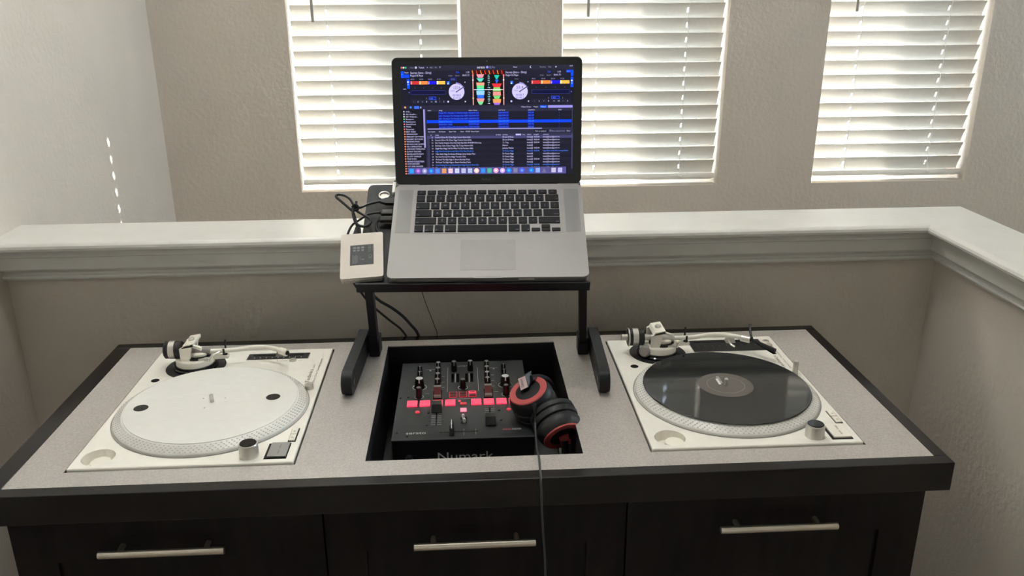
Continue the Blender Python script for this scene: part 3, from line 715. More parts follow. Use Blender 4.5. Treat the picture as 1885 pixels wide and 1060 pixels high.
# paddles
for x in (0.0767, 0.1751):
    P().span(x - 0.0085, x + 0.0085, 0.154, 0.190, -0.001, 0.0012).build('paddle_slot', gloss_m, mixer)
    m = P(); m.hull([(x + sx * 0.0068, y, z) for sx in (-1, 1) for y, z in ((0.158, 0.001), (0.158, 0.004), (0.174, 0.016), (0.180, 0.016), (0.180, 0.001))])
    pd = m.build('effect_paddle', paddle_m, mixer, smooth=False)
    P().span(x - 0.0070, x + 0.0070, 0.1735, 0.1810, 0.0158, 0.0170).build('paddle_tip', greyp_m, pd)
    m = P(); m.hull([(x + sx * 0.0072, y, z) for sx in (-1, 1) for y, z in ((0.1565, 0.001), (0.1565, 0.0046), (0.1600, 0.0072), (0.1600, 0.001))]); m.build('paddle_foot', greyp_m, pd, smooth=False)
# pads and buttons
for k in range(4):
    for x0 in (0.0200, 0.1412):
        x = x0 + k * 0.0240
        P().span(x, x + 0.0195, 0.1242, 0.1470, 0, 0.0026, 0.0008).build('performance_pad', pad_m, mixer)
for k, x in enumerate((0.1068, 0.1259, 0.1442)):
    P().span(x - 0.0078, x + 0.0078, 0.1585, 0.1835, 0, 0.0009, 0.0003).build('button_surround', paddim_m, mixer)
    for q, y in enumerate((0.1605, 0.1720)):
        b = P().span(x - 0.0066, x + 0.0066, y, y + 0.0095, 0.0005, 0.0024, 0.0005).build('effect_button', pad_m if (k == 2 and q == 1) else mat('unlit_button', rgb(120, 34, 44), 0.5), mixer)
        P().span(x - 0.0044, x + 0.0044, y + 0.0035, y + 0.0065, 0.0022, 0.0026).build('button_print', inkd_m, b)
P().span(0.1165, 0.1215, 0.1400, 0.1440, 0, 0.002, 0.0006).build('shift_button', pad_m, mixer)
P().span(0.1205, 0.1325, 0.1270, 0.1350, 0, 0.002, 0.0006).build('effect_button', paddim_m, mixer)
P().span(0.1205, 0.1325, 0.0990, 0.1100, 0, 0.003, 0.0008).build('tap_button', padhot_m, mixer)
for x in (0.0411, 0.2110): P().lathe([(0, 0), (0.0046, 0), (0.0042, 0.0016), (0, 0.002)], 20, (x, 0.1028, 0)).build('cue_button', paddim_m, mixer)
for y, dx in ((0.0735, -0.001), (0.0580, 0.001)):
    P().span(0.1215, 0.1325, y - 0.0035, y + 0.0035, -0.001, 0.0008).build('switch_slot', gloss_m, mixer)
    P().lathe([(0, 0), (0.0022, 0), (0.0030, 0.007), (0.0022, 0.009), (0, 0.0095)], 14, (0.1268 + dx, y - 0.0008, 0)).build('toggle_switch', print_m, mixer)
# faders
for x, y in ((0.0770, 0.108), (0.1756, 0.054)):
    P().span(x - 0.0012, x + 0.0012, 0.0500, 0.1130, -0.001, 0.0007).build('fader_slot', gloss_m, mixer)
    m = P(); m.hull([(x + sx * 0.0100, y + sy * 0.0135, 0.003) for sx in (-1, 1) for sy in (-1, 1)] + [(x + sx * 0.0092, y + sy * 0.0085 + 0.001, 0.0165) for sx in (-1, 1) for sy in (-1, 1)])
    fc = m.build('fader_cap', black_m, mixer, smooth=False)
P().span(0.084, 0.1520, 0.0238, 0.0268, -0.001, 0.0007).build('crossfader_slot', gloss_m, mixer)
m = P(); m.hull([(0.1055 + sx * 0.0045, 0.0220 + sy * 0.0130, 0.002) for sx in (-1, 1) for sy in (-1, 1)] + [(0.1055 + sx * 0.0026, 0.0240 + sy * 0.0085, 0.0200) for sx in (-1, 1) for sy in (-1, 1)])
fc = m.build('crossfader_cap', black_m, mixer, smooth=False)
P().hull([(0.1055 + sx * 0.0008, yy, zz) for sx in (-1, 1) for yy, zz in ((0.0105, 0.0150), (0.0150, 0.0203), (0.0330, 0.0203), (0.0150, 0.0190))]).build('cap_line', print_m, fc, smooth=False)

# ================================================================== LAPTOP STAND
LO = Vector((0.0061, 0.4292, 0.2244 + TZ)); YAW = -0.046; TA = 0.5529; LIDB = 0.900
TRAY = -0.024
stand = tag(empty('laptop_stand', (LO.x, LO.y, TZ), (0, 0, YAW)), 'black metal laptop stand with a tilted tray and two long feet', 'stand')
SF = T(0, 0, LO.z - TZ) @ RX(TA)           # tray frame inside the stand frame
m = MB(); m.M = SF
tx0, tx1, ty0, ty1 = -0.240, 0.182, 0.003, 0.264
def rrect(x0, x1, y0, y1, r, n=5):
    out = []
    for cx, cy, a0 in ((x1 - r, y0 + r, -90), (x1 - r, y1 - r, 0), (x0 + r, y1 - r, 90), (x0 + r, y0 + r, 180)):
        for k in range(n + 1):
            a = math.radians(a0 + 90 * k / n); out.append((cx + r * math.cos(a), cy + r * math.sin(a)))
    return out
m.prism(rrect(tx0, tx1, ty0, ty1, 0.010), TRAY - 0.0055, TRAY); m.build('tray', standm_m, stand)
m = MB(); m.M = SF; m.span(tx0 + 0.002, tx1 + 0.002, -0.0060, -0.0015, TRAY - 0.0055, -0.0095, 0.001); m.span(tx0 + 0.002, tx1 + 0.002, -0.0060, ty0 + 0.002, TRAY - 0.0075, TRAY - 0.0020); m.build('front_rail', standm_m, stand)
for side in (-1, 1):
    pb = -0.238 if side < 0 else 0.190; ptp = -0.2185 if side < 0 else 0.1725
    fx = -0.262 if side < 0 else 0.2125
    m = MB(); m.M = SF
    bx = -0.2125 if side < 0 else 0.1540
    m.span(bx - 0.026, bx + 0.026, 0.004, 0.050, TRAY - 0.0165, TRAY - 0.0055, 0.0015); m.build('tray_bracket', standm_m, stand)
    m = MB()
    top = Vector((ptp, 0.030, 0.205)); bot = Vector((pb, 0.178, 0.018))
    m.hull([p + Vector((sx * 0.0072, sy * 0.011, 0)) for p in (top, bot) for sx in (-1, 1) for sy in (-1, 1)]); m.build('post', standm_m, stand, smooth=False)
    m = MB(); m.span(pb - 0.011, pb + 0.011, 0.160, 0.200, 0.0, 0.040, 0.003); m.build('post_joint', standm_m, stand)
    m = MB(); prof_ = []
    y0, y1, h = -0.030, 0.215, 0.046
    for k in range(9):
        a = math.pi / 2 + math.pi * k / 8; prof_.append((y0 + h / 2 + h / 2 * math.cos(a), h / 2 + 0.002 + h / 2 * math.sin(a)))
    for k in range(9):
        a = -math.pi / 2 + math.pi * k / 8; prof_.append((y1 - h / 2 + h / 2 * math.cos(a), h / 2 + 0.002 + h / 2 * math.sin(a)))
    Qs = Matrix(((0, 0, 1, fx), (1, 0, 0, 0), (0, 1, 0, 0), (0, 0, 0, 1)))
    m.prism(prof_, -0.0098, 0.0098, Qs)
    ft = m.build('foot', standm_m, stand)
    m = MB(); m.span(fx - 0.006, fx + 0.006, -0.012, 0.020, 0.0, 0.003); m.build('rubber_pad', rubber_m, ft)
    m = MB(); sgn = 1 if side < 0 else -1
    m.lathe([(0, 0), (0.008, 0), (0.0075, 0.0012), (0, 0.0014)], 18, (fx + sgn * 0.0096, -0.006, 0.025), (sgn, 0, 0)); m.build('foot_bolt', gloss_m, ft)
    m = MB(); m.lathe([(0, 0), (0.0035, 0), (0.003, 0.001), (0, 0.001)], 12, (fx + sgn * 0.0096, 0.015, 0.032), (sgn, 0, 0)); m.build('foot_bolt', gloss_m, ft)

# ================================================================== LAPTOP
lap = tag(empty('laptop', LO, (TA, 0, YAW)), 'open silver laptop showing music software on its screen', 'laptop')
lap.rotation_mode = 'XYZ'
lap.rotation_euler = (RZ(YAW) @ RX(TA)).to_euler()
LW = 0.182
notch = rrect(-LW, LW, 0, 0.2385, 0.0115, 6)
m = MB(); m.prism(notch, -0.0195, -0.0012); m.prism(rrect(-LW + 0.0006, LW - 0.0006, 0.0006, 0.2379, 0.011, 6), -0.0012, 0.0); base = m.build('base', alum_m, lap)
# hinge ears either side of the clutch bar
for s in (-1, 1):
    a, b = (0.136, LW - 0.001) if s > 0 else (-LW + 0.001, -0.136)
    MB().span(a, b, 0.2375, 0.2445, -0.019, -0.0004, 0.001).build('hinge_ear', alum_m, base)
MB().cyl((-0.135, 0.2415, -0.006), (0.135, 0.2415, -0.006), 0.0062, n=20).build('hinge', black_m, lap)
for s in (-1, 1):
    MB().span(s * 0.1605 - 0.014, s * 0.1605 + 0.014, 0.110, 0.2235, -0.0002, 0.00015).build('speaker_grille', alumd_m, base)
for x in (-0.15, 0.15):
    for y in (0.02, 0.215): MB().cyl((x, y, -0.0238), (x, y, -0.0194), 0.007, n=14).build('rubber_foot', rubber_m, base)
# trackpad with a fine dark outline, thumb notch
MB().prism(rrect(-0.0520, 0.0520, 0.0180, 0.0925, 0.003), -0.0003, 0.00010).build('trackpad_gap', greyp_m, base)
MB().prism(rrect(-0.0515, 0.0515, 0.0185, 0.0920, 0.0028), -0.0003, 0.00022).build('trackpad', mat('trackpad_glass', rgb(127, 125, 123), 0.45, metal=0.55), lap)
m = MB(); m.hull([(-0.025, -0.0006, -0.0003), (0.025, -0.0006, -0.0003), (-0.022, 0.0035, 0.0002), (0.022, 0.0035, 0.0002), (-0.023, -0.0006, -0.006), (0.023, -0.0006, -0.006), (-0.022, 0.0035, -0.001), (0.022, 0.0035, -0.001)]); m.build('thumb_notch', alumd_m, base, smooth=False)
MB().span(0.055, 0.083, -0.0004, 0.0005, -0.0055, -0.0035).build('status_lamp', print_m, base)
# keyboard
kx0, ky0, ky1 = -0.1385, 0.1115, 0.2205; U = 0.0191
MB().prism(rrect(kx0 - 0.0055, -kx0 + 0.0045, ky0 - 0.0035, ky1 + 0.0025, 0.0025), -0.0004, 0.00012).build('keyboard_seam', greyp_m, base)
kb = MB().prism(rrect(kx0 - 0.005, -kx0 + 0.004, ky0 - 0.003, ky1 + 0.002, 0.0025), -0.0004, 0.0003).build('keyboard', alum_m, lap)
ROWS = [[1] * 13 + [1.5], [1.5] + [1] * 13, [1.75] + [1] * 11 + [1.75], [2.25] + [1] * 10 + [2.25], [1, 1, 1, 1.25, 5, 1.25, 1]]
LEG = [list('~1234567890-+') + ['del'], ['tab'] + list('QWERTYUIOP[]/'), ['caps'] + list("ASDFGHJKL:'") + ['return'], ['shift'] + list('ZXCVBNM,./') + ['shift'], ['fn', 'ctrl', 'alt', 'cmd', '', 'cmd', 'alt']]
KM = {}
def key(x0, x1, y0, y1):
    w, h = round(x1 - x0, 5), round(y1 - y0, 5)
    if (w, h) not in KM:
        mm = MB(); mm.prism(rrect(-w / 2, w / 2, -h / 2, h / 2, 0.0016, 3), -0.0005, 0.0013); mm.prism(rrect(-w / 2 + 0.0004, w / 2 - 0.0004, -h / 2 + 0.0004, h / 2 - 0.0004, 0.0015, 3), 0.0013, 0.0017)
        KM[w, h] = mm.mesh('key', key_m, True)
    return link('key', KM[w, h], kb, ((x0 + x1) / 2, (y0 + y1) / 2, 0.0003))
g = 0.0029; tw = 14.5 * U
rp = (ky1 - 0.0105 - 0.0025 - ky0 + g) / 5
leg = MB(); z = 0.00205
for k in range(14):
    w = (tw - g) / 14
    key(kx0 + k * w + 0.0005, kx0 + (k + 1) * w - g + 0.0005, ky1 - 0.0105, ky1)
    leg.text('F%d' % k if k else 'esc', 0.0030, T(kx0 + k * w + 0.006, ky1 - 0.0065, z))
for r_, row in enumerate(ROWS):
    yt = ky1 - 0.0130 - r_ * rp; x = kx0
    for q, u in enumerate(row):
        key(x, x + u * U - g, yt - rp + g, yt)
        s = LEG[r_][q]
        if len(s) == 1: leg.text(s, 0.0062, T(x + (u * U - g) / 2, yt - rp * 0.55, z), 'C')
        elif s: leg.text(s, 0.0036, T(x + 0.0015 if x < 0 else x + u * U - g - 0.0015, yt - rp + g + 0.0025, z), 'L' if x < 0 else 'R')
        x += u * U
    if r_ == 4:
        hh = (rp - g) / 2
        key(x, x + U - g, yt - rp + g, yt - rp + g + hh - 0.0004); key(x + U, x + 2 * U - g, yt - rp + g, yt - rp + g + hh - 0.0003); key(x + U, x + 2 * U - g, yt - hh + 0.0003, yt)
        key(x + 2 * U, x + 3 * U - g, yt - rp + g, yt - rp + g + hh - 0.0004)
_kl = leg.build('key_lettering', mat('key_print', rgb(120, 122, 145), 0.6), kb, smooth=False); _kl['kind'] = 'stuff'
# lid
LF = T(0, 0.2390, 0.0) @ RX(LIDB)          # x right, y up the lid, z toward the viewer (front of the glass = 0)
LH = 0.2408
m = MB(); m.M = LF; m.prism(rrect(-LW, LW, 0.000, LH, 0.0105, 6), -0.0068, -0.0012); lid = m.build('lid', mat('lid_edge', rgb(70, 70, 72), 0.45, metal=0.3), lap)
m = MB(); m.M = LF; m.prism(rrect(-LW + 0.0012, LW - 0.0012, 0.0012, LH - 0.0012, 0.0095, 6), -0.0012, 0.0); m.build('bezel_glass', gloss_m, lid)
m = MB(); m.M = LF; m.text('MacBook Pro', 0.0062, T(0, 0.0075, 0), 'C', width=0.0270); m.build('lettering', mat('bezel_print', rgb(90, 90, 92), 0.5), lid, smooth=False)
m = MB(); m.M = LF; m.lathe([(0, 0), (0.0012, 0), (0.0012, 0.0002), (0, 0.0002)], 10, (0, 0.2335, 0)); m.build('camera_lens', greyp_m, lid)

# the picture on the display: flat coloured shapes, coordinates in a 1408 x 885 layout
class Paint:
    W, H = 1408.0, 885.0
    def __init__(s): s.v = []; s.f = []; s.c = []
    def P(s, x, y, l): return (-0.1655 + 0.331 * x / s.W, 0.2262 - 0.2082 * y / s.H, 0.00012 + 0.00003 * l)
    def poly(s, pts, c, l):
        i = len(s.v); s.v += [s.P(x, y, l) for x, y in pts]; s.f.append(tuple(range(i, i + len(pts)))[::-1]); s.c.append(s2l(tuple(k / 255 for k in c)))
    def rect(s, x0, y0, x1, y1, c, l=1): s.poly([(x0, y0), (x1, y0), (x1, y1), (x0, y1)], c, l)
    def frame(s, x0, y0, x1, y1, c, w=2, l=2):
        s.rect(x0, y0, x1, y0 + w, c, l); s.rect(x0, y1 - w, x1, y1, c, l); s.rect(x0, y0 + w, x0 + w, y1 - w, c, l); s.rect(x1 - w, y0 + w, x1, y1 - w, c, l)
    def disc(s, x, y, r, c, l=2, n=24, ry=None):
        ry = ry or r; s.poly([(x + r * math.cos(2 * math.pi * k / n), y + ry * math.sin(2 * math.pi * k / n)) for k in range(n)], c, l)
    def line(s, x0, y0, x1, y1, w, c, l=3):
        d = math.hypot(x1 - x0, y1 - y0); a, b = -(y1 - y0) / d * w / 2, (x1 - x0) / d * w / 2
        s.poly([(x0 + a, y0 + b), (x1 + a, y1 + b), (x1 - a, y1 - b), (x0 - a, y0 - b)], c, l)
    def text(s, x, y, t, size, c, width=None, l=3, align='L'):
        col = s2l(tuple(k / 255 for k in c))
        for vs, fs in text_polys(t, size, align, width):
            i = len(s.v); s.v += [s.P(x + vx, y - vy, l) for vx, vy in vs]
            for f in fs: s.f.append(tuple(i + k for k in f)); s.c.append(col)
    def build(s, name, m, parent):
        me = D.meshes.new(name); me.from_pydata([tuple(LF @ Vector(v)) for v in s.v], [], s.f)
        a = me.color_attributes.new('Col', 'FLOAT_COLOR', 'CORNER'); i = 0
        for p, c in zip(me.polygons, s.c):
            for li in p.loop_indices: a.data[li].color = c + (1.0,)
        me.materials.append(m); return link(name, me, parent)
S = Paint()
DK, MID, TXT, BLU, LBL = (22, 22, 38), (40, 40, 62), (205, 200, 245), (8, 50, 200), (40, 90, 240)
S.rect(0, 0, 1408, 885, DK, 0)
S.rect(0, 0, 1408, 40, (36, 36, 52), 1)
for k, c in enumerate(((235, 90, 80), (235, 235, 235), (70, 200, 120))): S.disc(10 + 17 * k, 17, 7, c)
S.text(78, 23, 'midi', 18, (120, 118, 150)); S.disc(127, 17, 9, (190, 190, 215)); S.text(150, 24, 'Twitch', 20, TXT, 44); S.text(215, 24, '+', 18, TXT)
S.text(240, 23, 'REC', 16, (140, 140, 170)); S.text(280, 23, 'FX', 16, (150, 150, 180)); S.text(318, 23, 'P', 20, TXT)
S.text(622, 26, 'serato', 28, (240, 235, 255), 66); S.disc(706, 17, 10, (150, 150, 255)); S.text(722, 25, 'DJ Pro', 22, (150, 150, 200), 46)
S.text(916, 22, 'Master', 16, TXT, 34); S.disc(1060, 17, 9, (200, 200, 225)); S.disc(1064, 17, 7, DK, 3)
S.text(1132, 22, 'My Library', 14, (150, 150, 180), 50); S.text(1200, 22, 'Help', 14, (150, 150, 180), 26); S.disc(1264, 17, 6, (190, 190, 215)); S.text(1376, 15, '8:27', 14, TXT, 26)
def deck(x0, left):
    # title block
    S.rect(x0 + (78 if left else 0), 42, x0 + (570 if left else 500), 92, (27, 26, 44), 1)
    tx = x0 + (80 if left else 2)
    S.text(tx, 66, 'Secrets (Intro - Dirty)', 25, TXT, 172); S.text(tx, 87, 'Regard & Raye', 21, TXT, 104)
    ex = x0 + (560 if left else 452)
    S.text(ex, 64, '119', 22, TXT, 30, align='R'); S.text(ex, 86, '00:01.73', 19, TXT, 58, align='R'); S.text(ex - 82, 64, '7A', 22, (40, 80, 255), 28, align='R'); S.text(ex - 82, 86, 'Speed', 13, (140, 140, 175), 34, align='R')
    S.text(ex - 140, 86, 'Range', 13, (140, 140, 175), 30, align='R')
    # blue side strip
    if left:
        S.rect(4, 46, 28, 98, (0, 75, 245), 1); S.rect(30, 70, 72, 98, (0, 70, 240), 1); S.rect(50, 108, 74, 182, (0, 75, 245), 1); S.text(32, 62, 'MAIN', 15, TXT, 34)
        S.disc(60, 130, 7, (235, 235, 255)); S.disc(61, 150, 6, (120, 160, 255)); S.rect(18, 184, 42, 188, TXT, 2); S.disc(14, 70, 4, (90, 150, 255))
    else:
        S.rect(1385, 42, 1406, 90, (0, 75, 245), 1); S.rect(1348, 42, 1382, 62, (0, 70, 240), 1); S.rect(1384, 98, 1406, 178, (0, 75, 245), 1)
        S.disc(1394, 126, 7, (235, 235, 255)); S.disc(1394, 146, 6, (120, 160, 255)); S.text(1352, 58, 'FX 2', 14, (120, 160, 255))
    cx0 = x0 + (80 if left else 213)
    for k, (c, t) in enumerate((((205, 48, 52), '00:01'), ((245, 138, 62), '00:30'), ((26, 20, 225), '00:58'), ((250, 190, 82), '01:20'))):
        xx = cx0 + k * 78 if not left else cx0 + k * 71
        w = 76 if not left else 69
        S.text(xx + 2, 114, t, 14, (150, 148, 190), 32); S.rect(xx, 124, xx + w, 150, c, 2); S.rect(xx, 124, xx + 12, 150, tuple(min(255, q + 70) for q in c), 3)
        S.text(xx + 3, 146, str(k + 1), 18, (255, 255, 255), l=4); S.text(xx + w / 2 - 4, 184, '+', 18, (120, 120, 150))
    wd = (282 if left else 312)
    S.rect(cx0, 198, cx0 + wd, 230, (10, 10, 52), 1); S.frame(cx0, 198, cx0 + wd, 230, (52, 62, 150), 2, 2)
    S.disc(cx0 - 14 if left else cx0 + wd + 14, 214, 5, (90, 100, 180))
    for k in range(8):
        xx = cx0 + 4 + k * wd / 8
        S.frame(xx, 274, xx + wd / 8 - 5, 298, (52, 52, 84), 1.5, 1); S.text(xx + wd / 16 - 5, 293, str(2 ** (k % 6)), 17, TXT if k % 2 else (150, 150, 185))
        if k not in (2, 5): S.text(xx + wd / 16 - 5, 267, '<>1248['[k % 7], 16, (150, 150, 190))
    S.frame(cx0 + wd * 0.52, 248, cx0 + wd * 0.73, 272, (52, 90, 240), 3, 2); S.rect(cx0 + wd * 0.53, 251, cx0 + wd * 0.72, 269, (8, 16, 120), 1); S.text(cx0 + wd * 0.60, 267, '8', 18, (90, 120, 255))
    # platter dial
    dx, dy = (x0 + 453, 210) if left else (x0 + 118, 210)
    S.disc(dx, dy, 64, (200, 192, 250), 2, 40); S.poly([(dx - 4, dy - 76), (dx + 30, dy - 66), (dx + 66, dy - 34), (dx, dy)], (150, 140, 205), 2)
    S.disc(dx, dy, 60, (205, 198, 252), 3, 40)
    S.text(dx, dy - 22, '123.4' if left else '53.4', 32, (70, 66, 110), 58, l=4, align='C'); S.line(dx + 2, dy - 2, dx + 62, dy - 40, 7, (40, 36, 70), 5); S.disc(dx, dy, 7, (110, 104, 160), 5)
    S.text(dx - 50, dy - 2, '+0.0%', 16, (90, 84, 130), 36, l=4); S.text(dx, dy + 36, '00:58.8' if left else '00:58.7', 25, (70, 66, 110), 66, l=4, align='C'); S.text(dx, dy + 56, '03:47.8' if left else '02:48.7', 21, (80, 76, 120), 62, l=4, align='C')
    mx = dx - 78 if left else dx - 78
    S.rect(mx, dy - 84, mx + 24, dy - 58, (16, 96, 220), 2); S.line(mx + 12, dy - 78, mx + 12, dy - 64, 3, (235, 240, 255)); S.disc(mx + 9, dy - 64, 5, (235, 240, 255), 3)
    if left: S.frame(mx + 26, dy - 112, mx + 80, dy - 88, (36, 52, 170), 2, 2); S.text(mx + 34, dy - 94, 'SYNC', 15, (120, 130, 230), 36)
    else: S.text(mx + 34, dy - 94, 'SYNC', 14, (120, 120, 160), 34)
    S.disc(dx - 70, dy + 78, 8, (190, 186, 225)); S.disc(dx + 70, dy + 78, 6, (190, 186, 225)); S.disc(dx + (70 if left else 66), dy - 76, 5, (170, 166, 205))
deck(0, True); deck(852, False)
# wave forms
S.rect(574, 40, 846, 316, (12, 10, 14), 1); S.rect(574, 40, 846, 74, (58, 10, 12), 2)
for k in range(8): S.line(582 + k * 34, 42, 590 + k * 34, 72, 6, ((250, 150, 60), (230, 60, 40))[k % 2], 3)
for xw in (588, 838):
    S.rect(xw - 4, 74, xw + 4, 316, (225, 160, 160), 3); S.disc(xw, 80, 7, (240, 120, 120), 4); S.disc(xw, 118, 6, (245, 235, 255), 4); S.disc(xw, 262, 6, (250, 220, 180), 4)
lw = [(72, 100, (238, 150, 165), 64, 40), (104, 130, (90, 215, 190), 60, 22), (138, 160, (246, 160, 130), 66, 62), (160, 184, (110, 220, 140), 60, 56), (184, 204, (40, 200, 215), 58, 54), (204, 236, (150, 205, 245), 68, 60), (236, 262, (40, 110, 235), 56, 50), (264, 288, (236, 150, 150), 66, 48), (288, 314, (130, 220, 150), 50, 20)]
for y0, y1, c, w0, w1 in lw: S.poly([(648 - w0 / 2, y0), (648 + w0 / 2, y0), (648 + w1 / 2, y1), (648 - w1 / 2, y1)], c, 3)
rw = [(80, 112, (30, 200, 170), 44, 10), (116, 144, (40, 100, 230), 30, 4), (146, 176, (225, 50, 60), 84, 50), (176, 208, (140, 210, 110), 52, 66), (212, 242, (250, 150, 140), 62, 64), (244, 268, (120, 215, 120), 60, 36), (270, 300, (250, 160, 90), 68, 60), (300, 316, (160, 110, 225), 56, 40)]
for y0, y1, c, w0, w1 in rw: S.poly([(782 - w0 / 2, y0), (782 + w0 / 2, y0), (782 + w1 / 2, y1), (782 - w1 / 2, y1)], c, 3)
S.rect(596, 192, 832, 197, (245, 245, 255), 5)
rd = random.Random(3)
for k in range(17):
    y = 80 + k * 14; w = rd.uniform(8, 30); S.poly([(714 - w / 2, y), (714 + w / 2, y - 3), (714 + w / 2, y + 4)], (200, 225, 240) if k % 3 else (120, 220, 230), 4)
# library bar
S.rect(0, 316, 1408, 348, (36, 35, 56), 1)
S.disc(30, 332, 8, (230, 160, 100)); S.disc(75, 332, 8, (60, 140, 240)); S.rect(104, 322, 144, 344, (60, 110, 245), 2); S.text(150, 340, 'lll', 20, TXT)
for x, t in ((980, 'Files'), (1024, 'Browse'), (1082, 'Prepare')): S.text(x, 338, t, 15, TXT, 38)
S.rect(1134, 322, 1190, 342, (20, 90, 235), 2); S.text(1142, 338, 'History', 14, (190, 210, 255), 40); S.rect(1200, 322, 1402, 342, (150, 142, 225), 2)
# crates
S.rect(0, 348, 196, 885, (17, 16, 28), 1)
crates = ['All...', 'All Audio...', 'All Videos...', 'Beatport', 'Beatsource', 'SoundCloud', 'TIDAL', 'Recorded', 'BEST MUSIC', 'GERMAN MUSIC', 'FEBRUARY 2019 MUSIC', 'JANUARY 2019 MUSIC', 'WEDDINGS MUSIC', 'BEYONCE AND DJ REMIX', 'XXL COMPILATIONS', 'LATIN MUSIC COMPILATION', 'DJ MAST TRACKER', 'BACHELORETTE PARTY', 'DJ CITY SAMPLER', 'TRAP MUSIC', 'HIP HOP COLLECTION', 'LATIN BANGERS', 'LAST WEEK BANGERS', 'OLD SCHOOL', 'PARTY', 'REMIXES']
cs = [(200, 200, 220), (200, 200, 220), (220, 220, 235), (120, 220, 130), (120, 190, 230), (245, 110, 120), (160, 160, 180), (240, 110, 90)]
for k, t in enumerate(crates):
    y = 372 + k * 20.2
    S.disc(18 if k < 8 else 20, y - 6, 6, cs[k] if k < 8 else (240, 140, 90)); S.text(32, y, t, 16, TXT, min(150, 7.4 * len(t) + 6))
S.rect(176, 348, 190, 660, (150, 145, 205), 2); S.rect(190, 348, 202, 885, (36, 36, 56), 2)
S.rect(22, 766, 176, 782, (58, 56, 92), 2)
# history list
S.rect(204, 348, 1408, 366, (40, 40, 62), 1)
for x, t in ((212, 'name'), (304, 'song'), (548, 'start time'), (792, 'end time'), (1036, 'playtime'), (1284, 'deck')): S.text(x, 362, t, 15, TXT, 7 * len(t))
hist = ['Panjabi MC - Mundian To Bach Ke Remix', 'Jubel - Dancing In The Moonlight (feat. NEIM', 'Jubel - Dancing In The Moonlight (feat. NEIM', 'Regard Secrets', 'Secrets (Intro - Dirty)', 'Last Night a DJ Saved My Life (Original Mix)']
for k, t in enumerate(hist):
    y = 384 + k * 23
    if k == 3: S.rect(200, y - 17, 1394, y + 7, (4, 66, 235), 1)
    tc = (64, 120, 255) if k != 3 else (60, 150, 255)
    for x, w, s_ in ((302, 240 if k not in (3, 4) else 110, t), (548, 86, '5:03:59 PM CST'), (792, 84, '5:05:42 PM CST'), (1036, 46, '00:01:38')):
        if k != 3: S.rect(x - 2, y - 15, x + w + 2, y + 6, (10, 16, 140), 1)
        S.text(x, y, s_, 17, tc, w)
    S.text(1288, y, '1', 14, tc)
S.rect(1396, 350, 1404, 505, (52, 52, 84), 2)
S.rect(208, 502, 1150, 512, (140, 134, 190), 2); S.rect(1150, 502, 1400, 512, (48, 48, 72), 2)
S.rect(204, 512, 1408, 546, (40, 40, 62), 1)
for x, t, w in ((212, 'Start Session', 60), (300, 'End Session', 56), (384, 'Export Tracks', 60), (478, 'Status', 30), (520, 'HOUSE  House Playlist', 112)): S.rect(x - 4, 516, x + w + 6, 540, (24, 24, 42), 2); S.text(x, 534, t, 16, TXT, w)
S.rect(1086, 516, 1200, 540, (16, 16, 30), 2); S.text(1094, 534, 'Mark as unplayed', 15, TXT, 92); S.frame(1214, 520, 1228, 534, (150, 150, 200), 2); S.text(1232, 534, 'Show unplayed tracks', 15, (150, 150, 200), 110); S.text(1356, 534, 'Reset', 15, TXT, 28)
# track list
S.rect(200, 546, 1408, 564, (46, 46, 72), 1); S.rect(200, 564, 1408, 586, (66, 64, 108), 1); S.rect(200, 586, 222, 885, (52, 52, 82), 1)
for x, t in ((232, '#'), (270, 'song'), (770, 'artist'), (826, 'artist'), (936, 'bpm'), (990, 'key'), (1028, 'album'), (1082, 'length'), (1158, 'comment')): S.text(x, 561, t, 15, TXT, 7 * len(t))
S.rect(934, 550, 978, 563, (190, 180, 235), 2)
songs = ["Secrets & Show Me (Dirty Higgs Custom Remix Edit)", "Secrets & Show Me (Clean Higgs Custom Remix Edit)", "She's Twerkin Amapiano (Slam Dunk Daily Hype Edit) 104-98 BPM Dirty Song", "Birthday Cake (Clean Higgs DJs Crispy Remix Edit)", "Sleigh Ride (Higgs Tell Me When To Go Northern Edit)", "Higgs Disco House Flava Lounge Edition Dirty Vibes Mix (Intro)", "Tribe Axela (Higgs Re-Amezz, 80 Banger Jump Smokey Flips)", "Not Like Running Now (Higgs Transition Edit)", "We Found This Night Higgs vs. Benson Boombap (Dirty)", "We Found This Night Higgs vs. Benson Boombap (Clean)", "Sweat Nothing Ever Lasts & Basshall Hotel (Higgs Reworks Remix Edit)", "Nonstop (Higgs Club Love Transition Edit)"]
ws = [292, 300, 380, 312, 312, 316, 330, 250, 284, 290, 356, 290]
arts = ['Silk vant & Money', 'Silk vant & Money', 'T.I. / Yung', 'Rihanna', 'Johnny Mathis'] + ['Dr Kenny Higgs'] * 7
for k, t in enumerate(songs):
    y = 581 + k * 22.7; c = TXT if k not in (5, 10) else (70, 130, 255)
    if k % 2 == 0 and k: S.rect(222, y - 17, 1396, y + 5, (27, 27, 44), 1)
    S.text(238, y, str(21 + k), 15, TXT, 14); S.text(268, y, t, 18, c, ws[k]); S.text(824, y, arts[k], 18, c, 92 if k not in (2, 3) else (50 if k == 2 else 44))
    S.text(1026, y, 'heatingDJ', 17, c, 50)
    if k in (0, 1, 2, 4, 5, 8, 10, 11): S.text(1084, y, '00:03:48', 17, c, 46)
    S.text(1158, y, 'Higgs Disco House Flava Lounge Edition' if k == 5 else 'heatingDJbeats@gmail.com', 17, c, 210 if k == 5 else 140)
S.rect(1396, 548, 1404, 840, (70, 68, 110), 2)
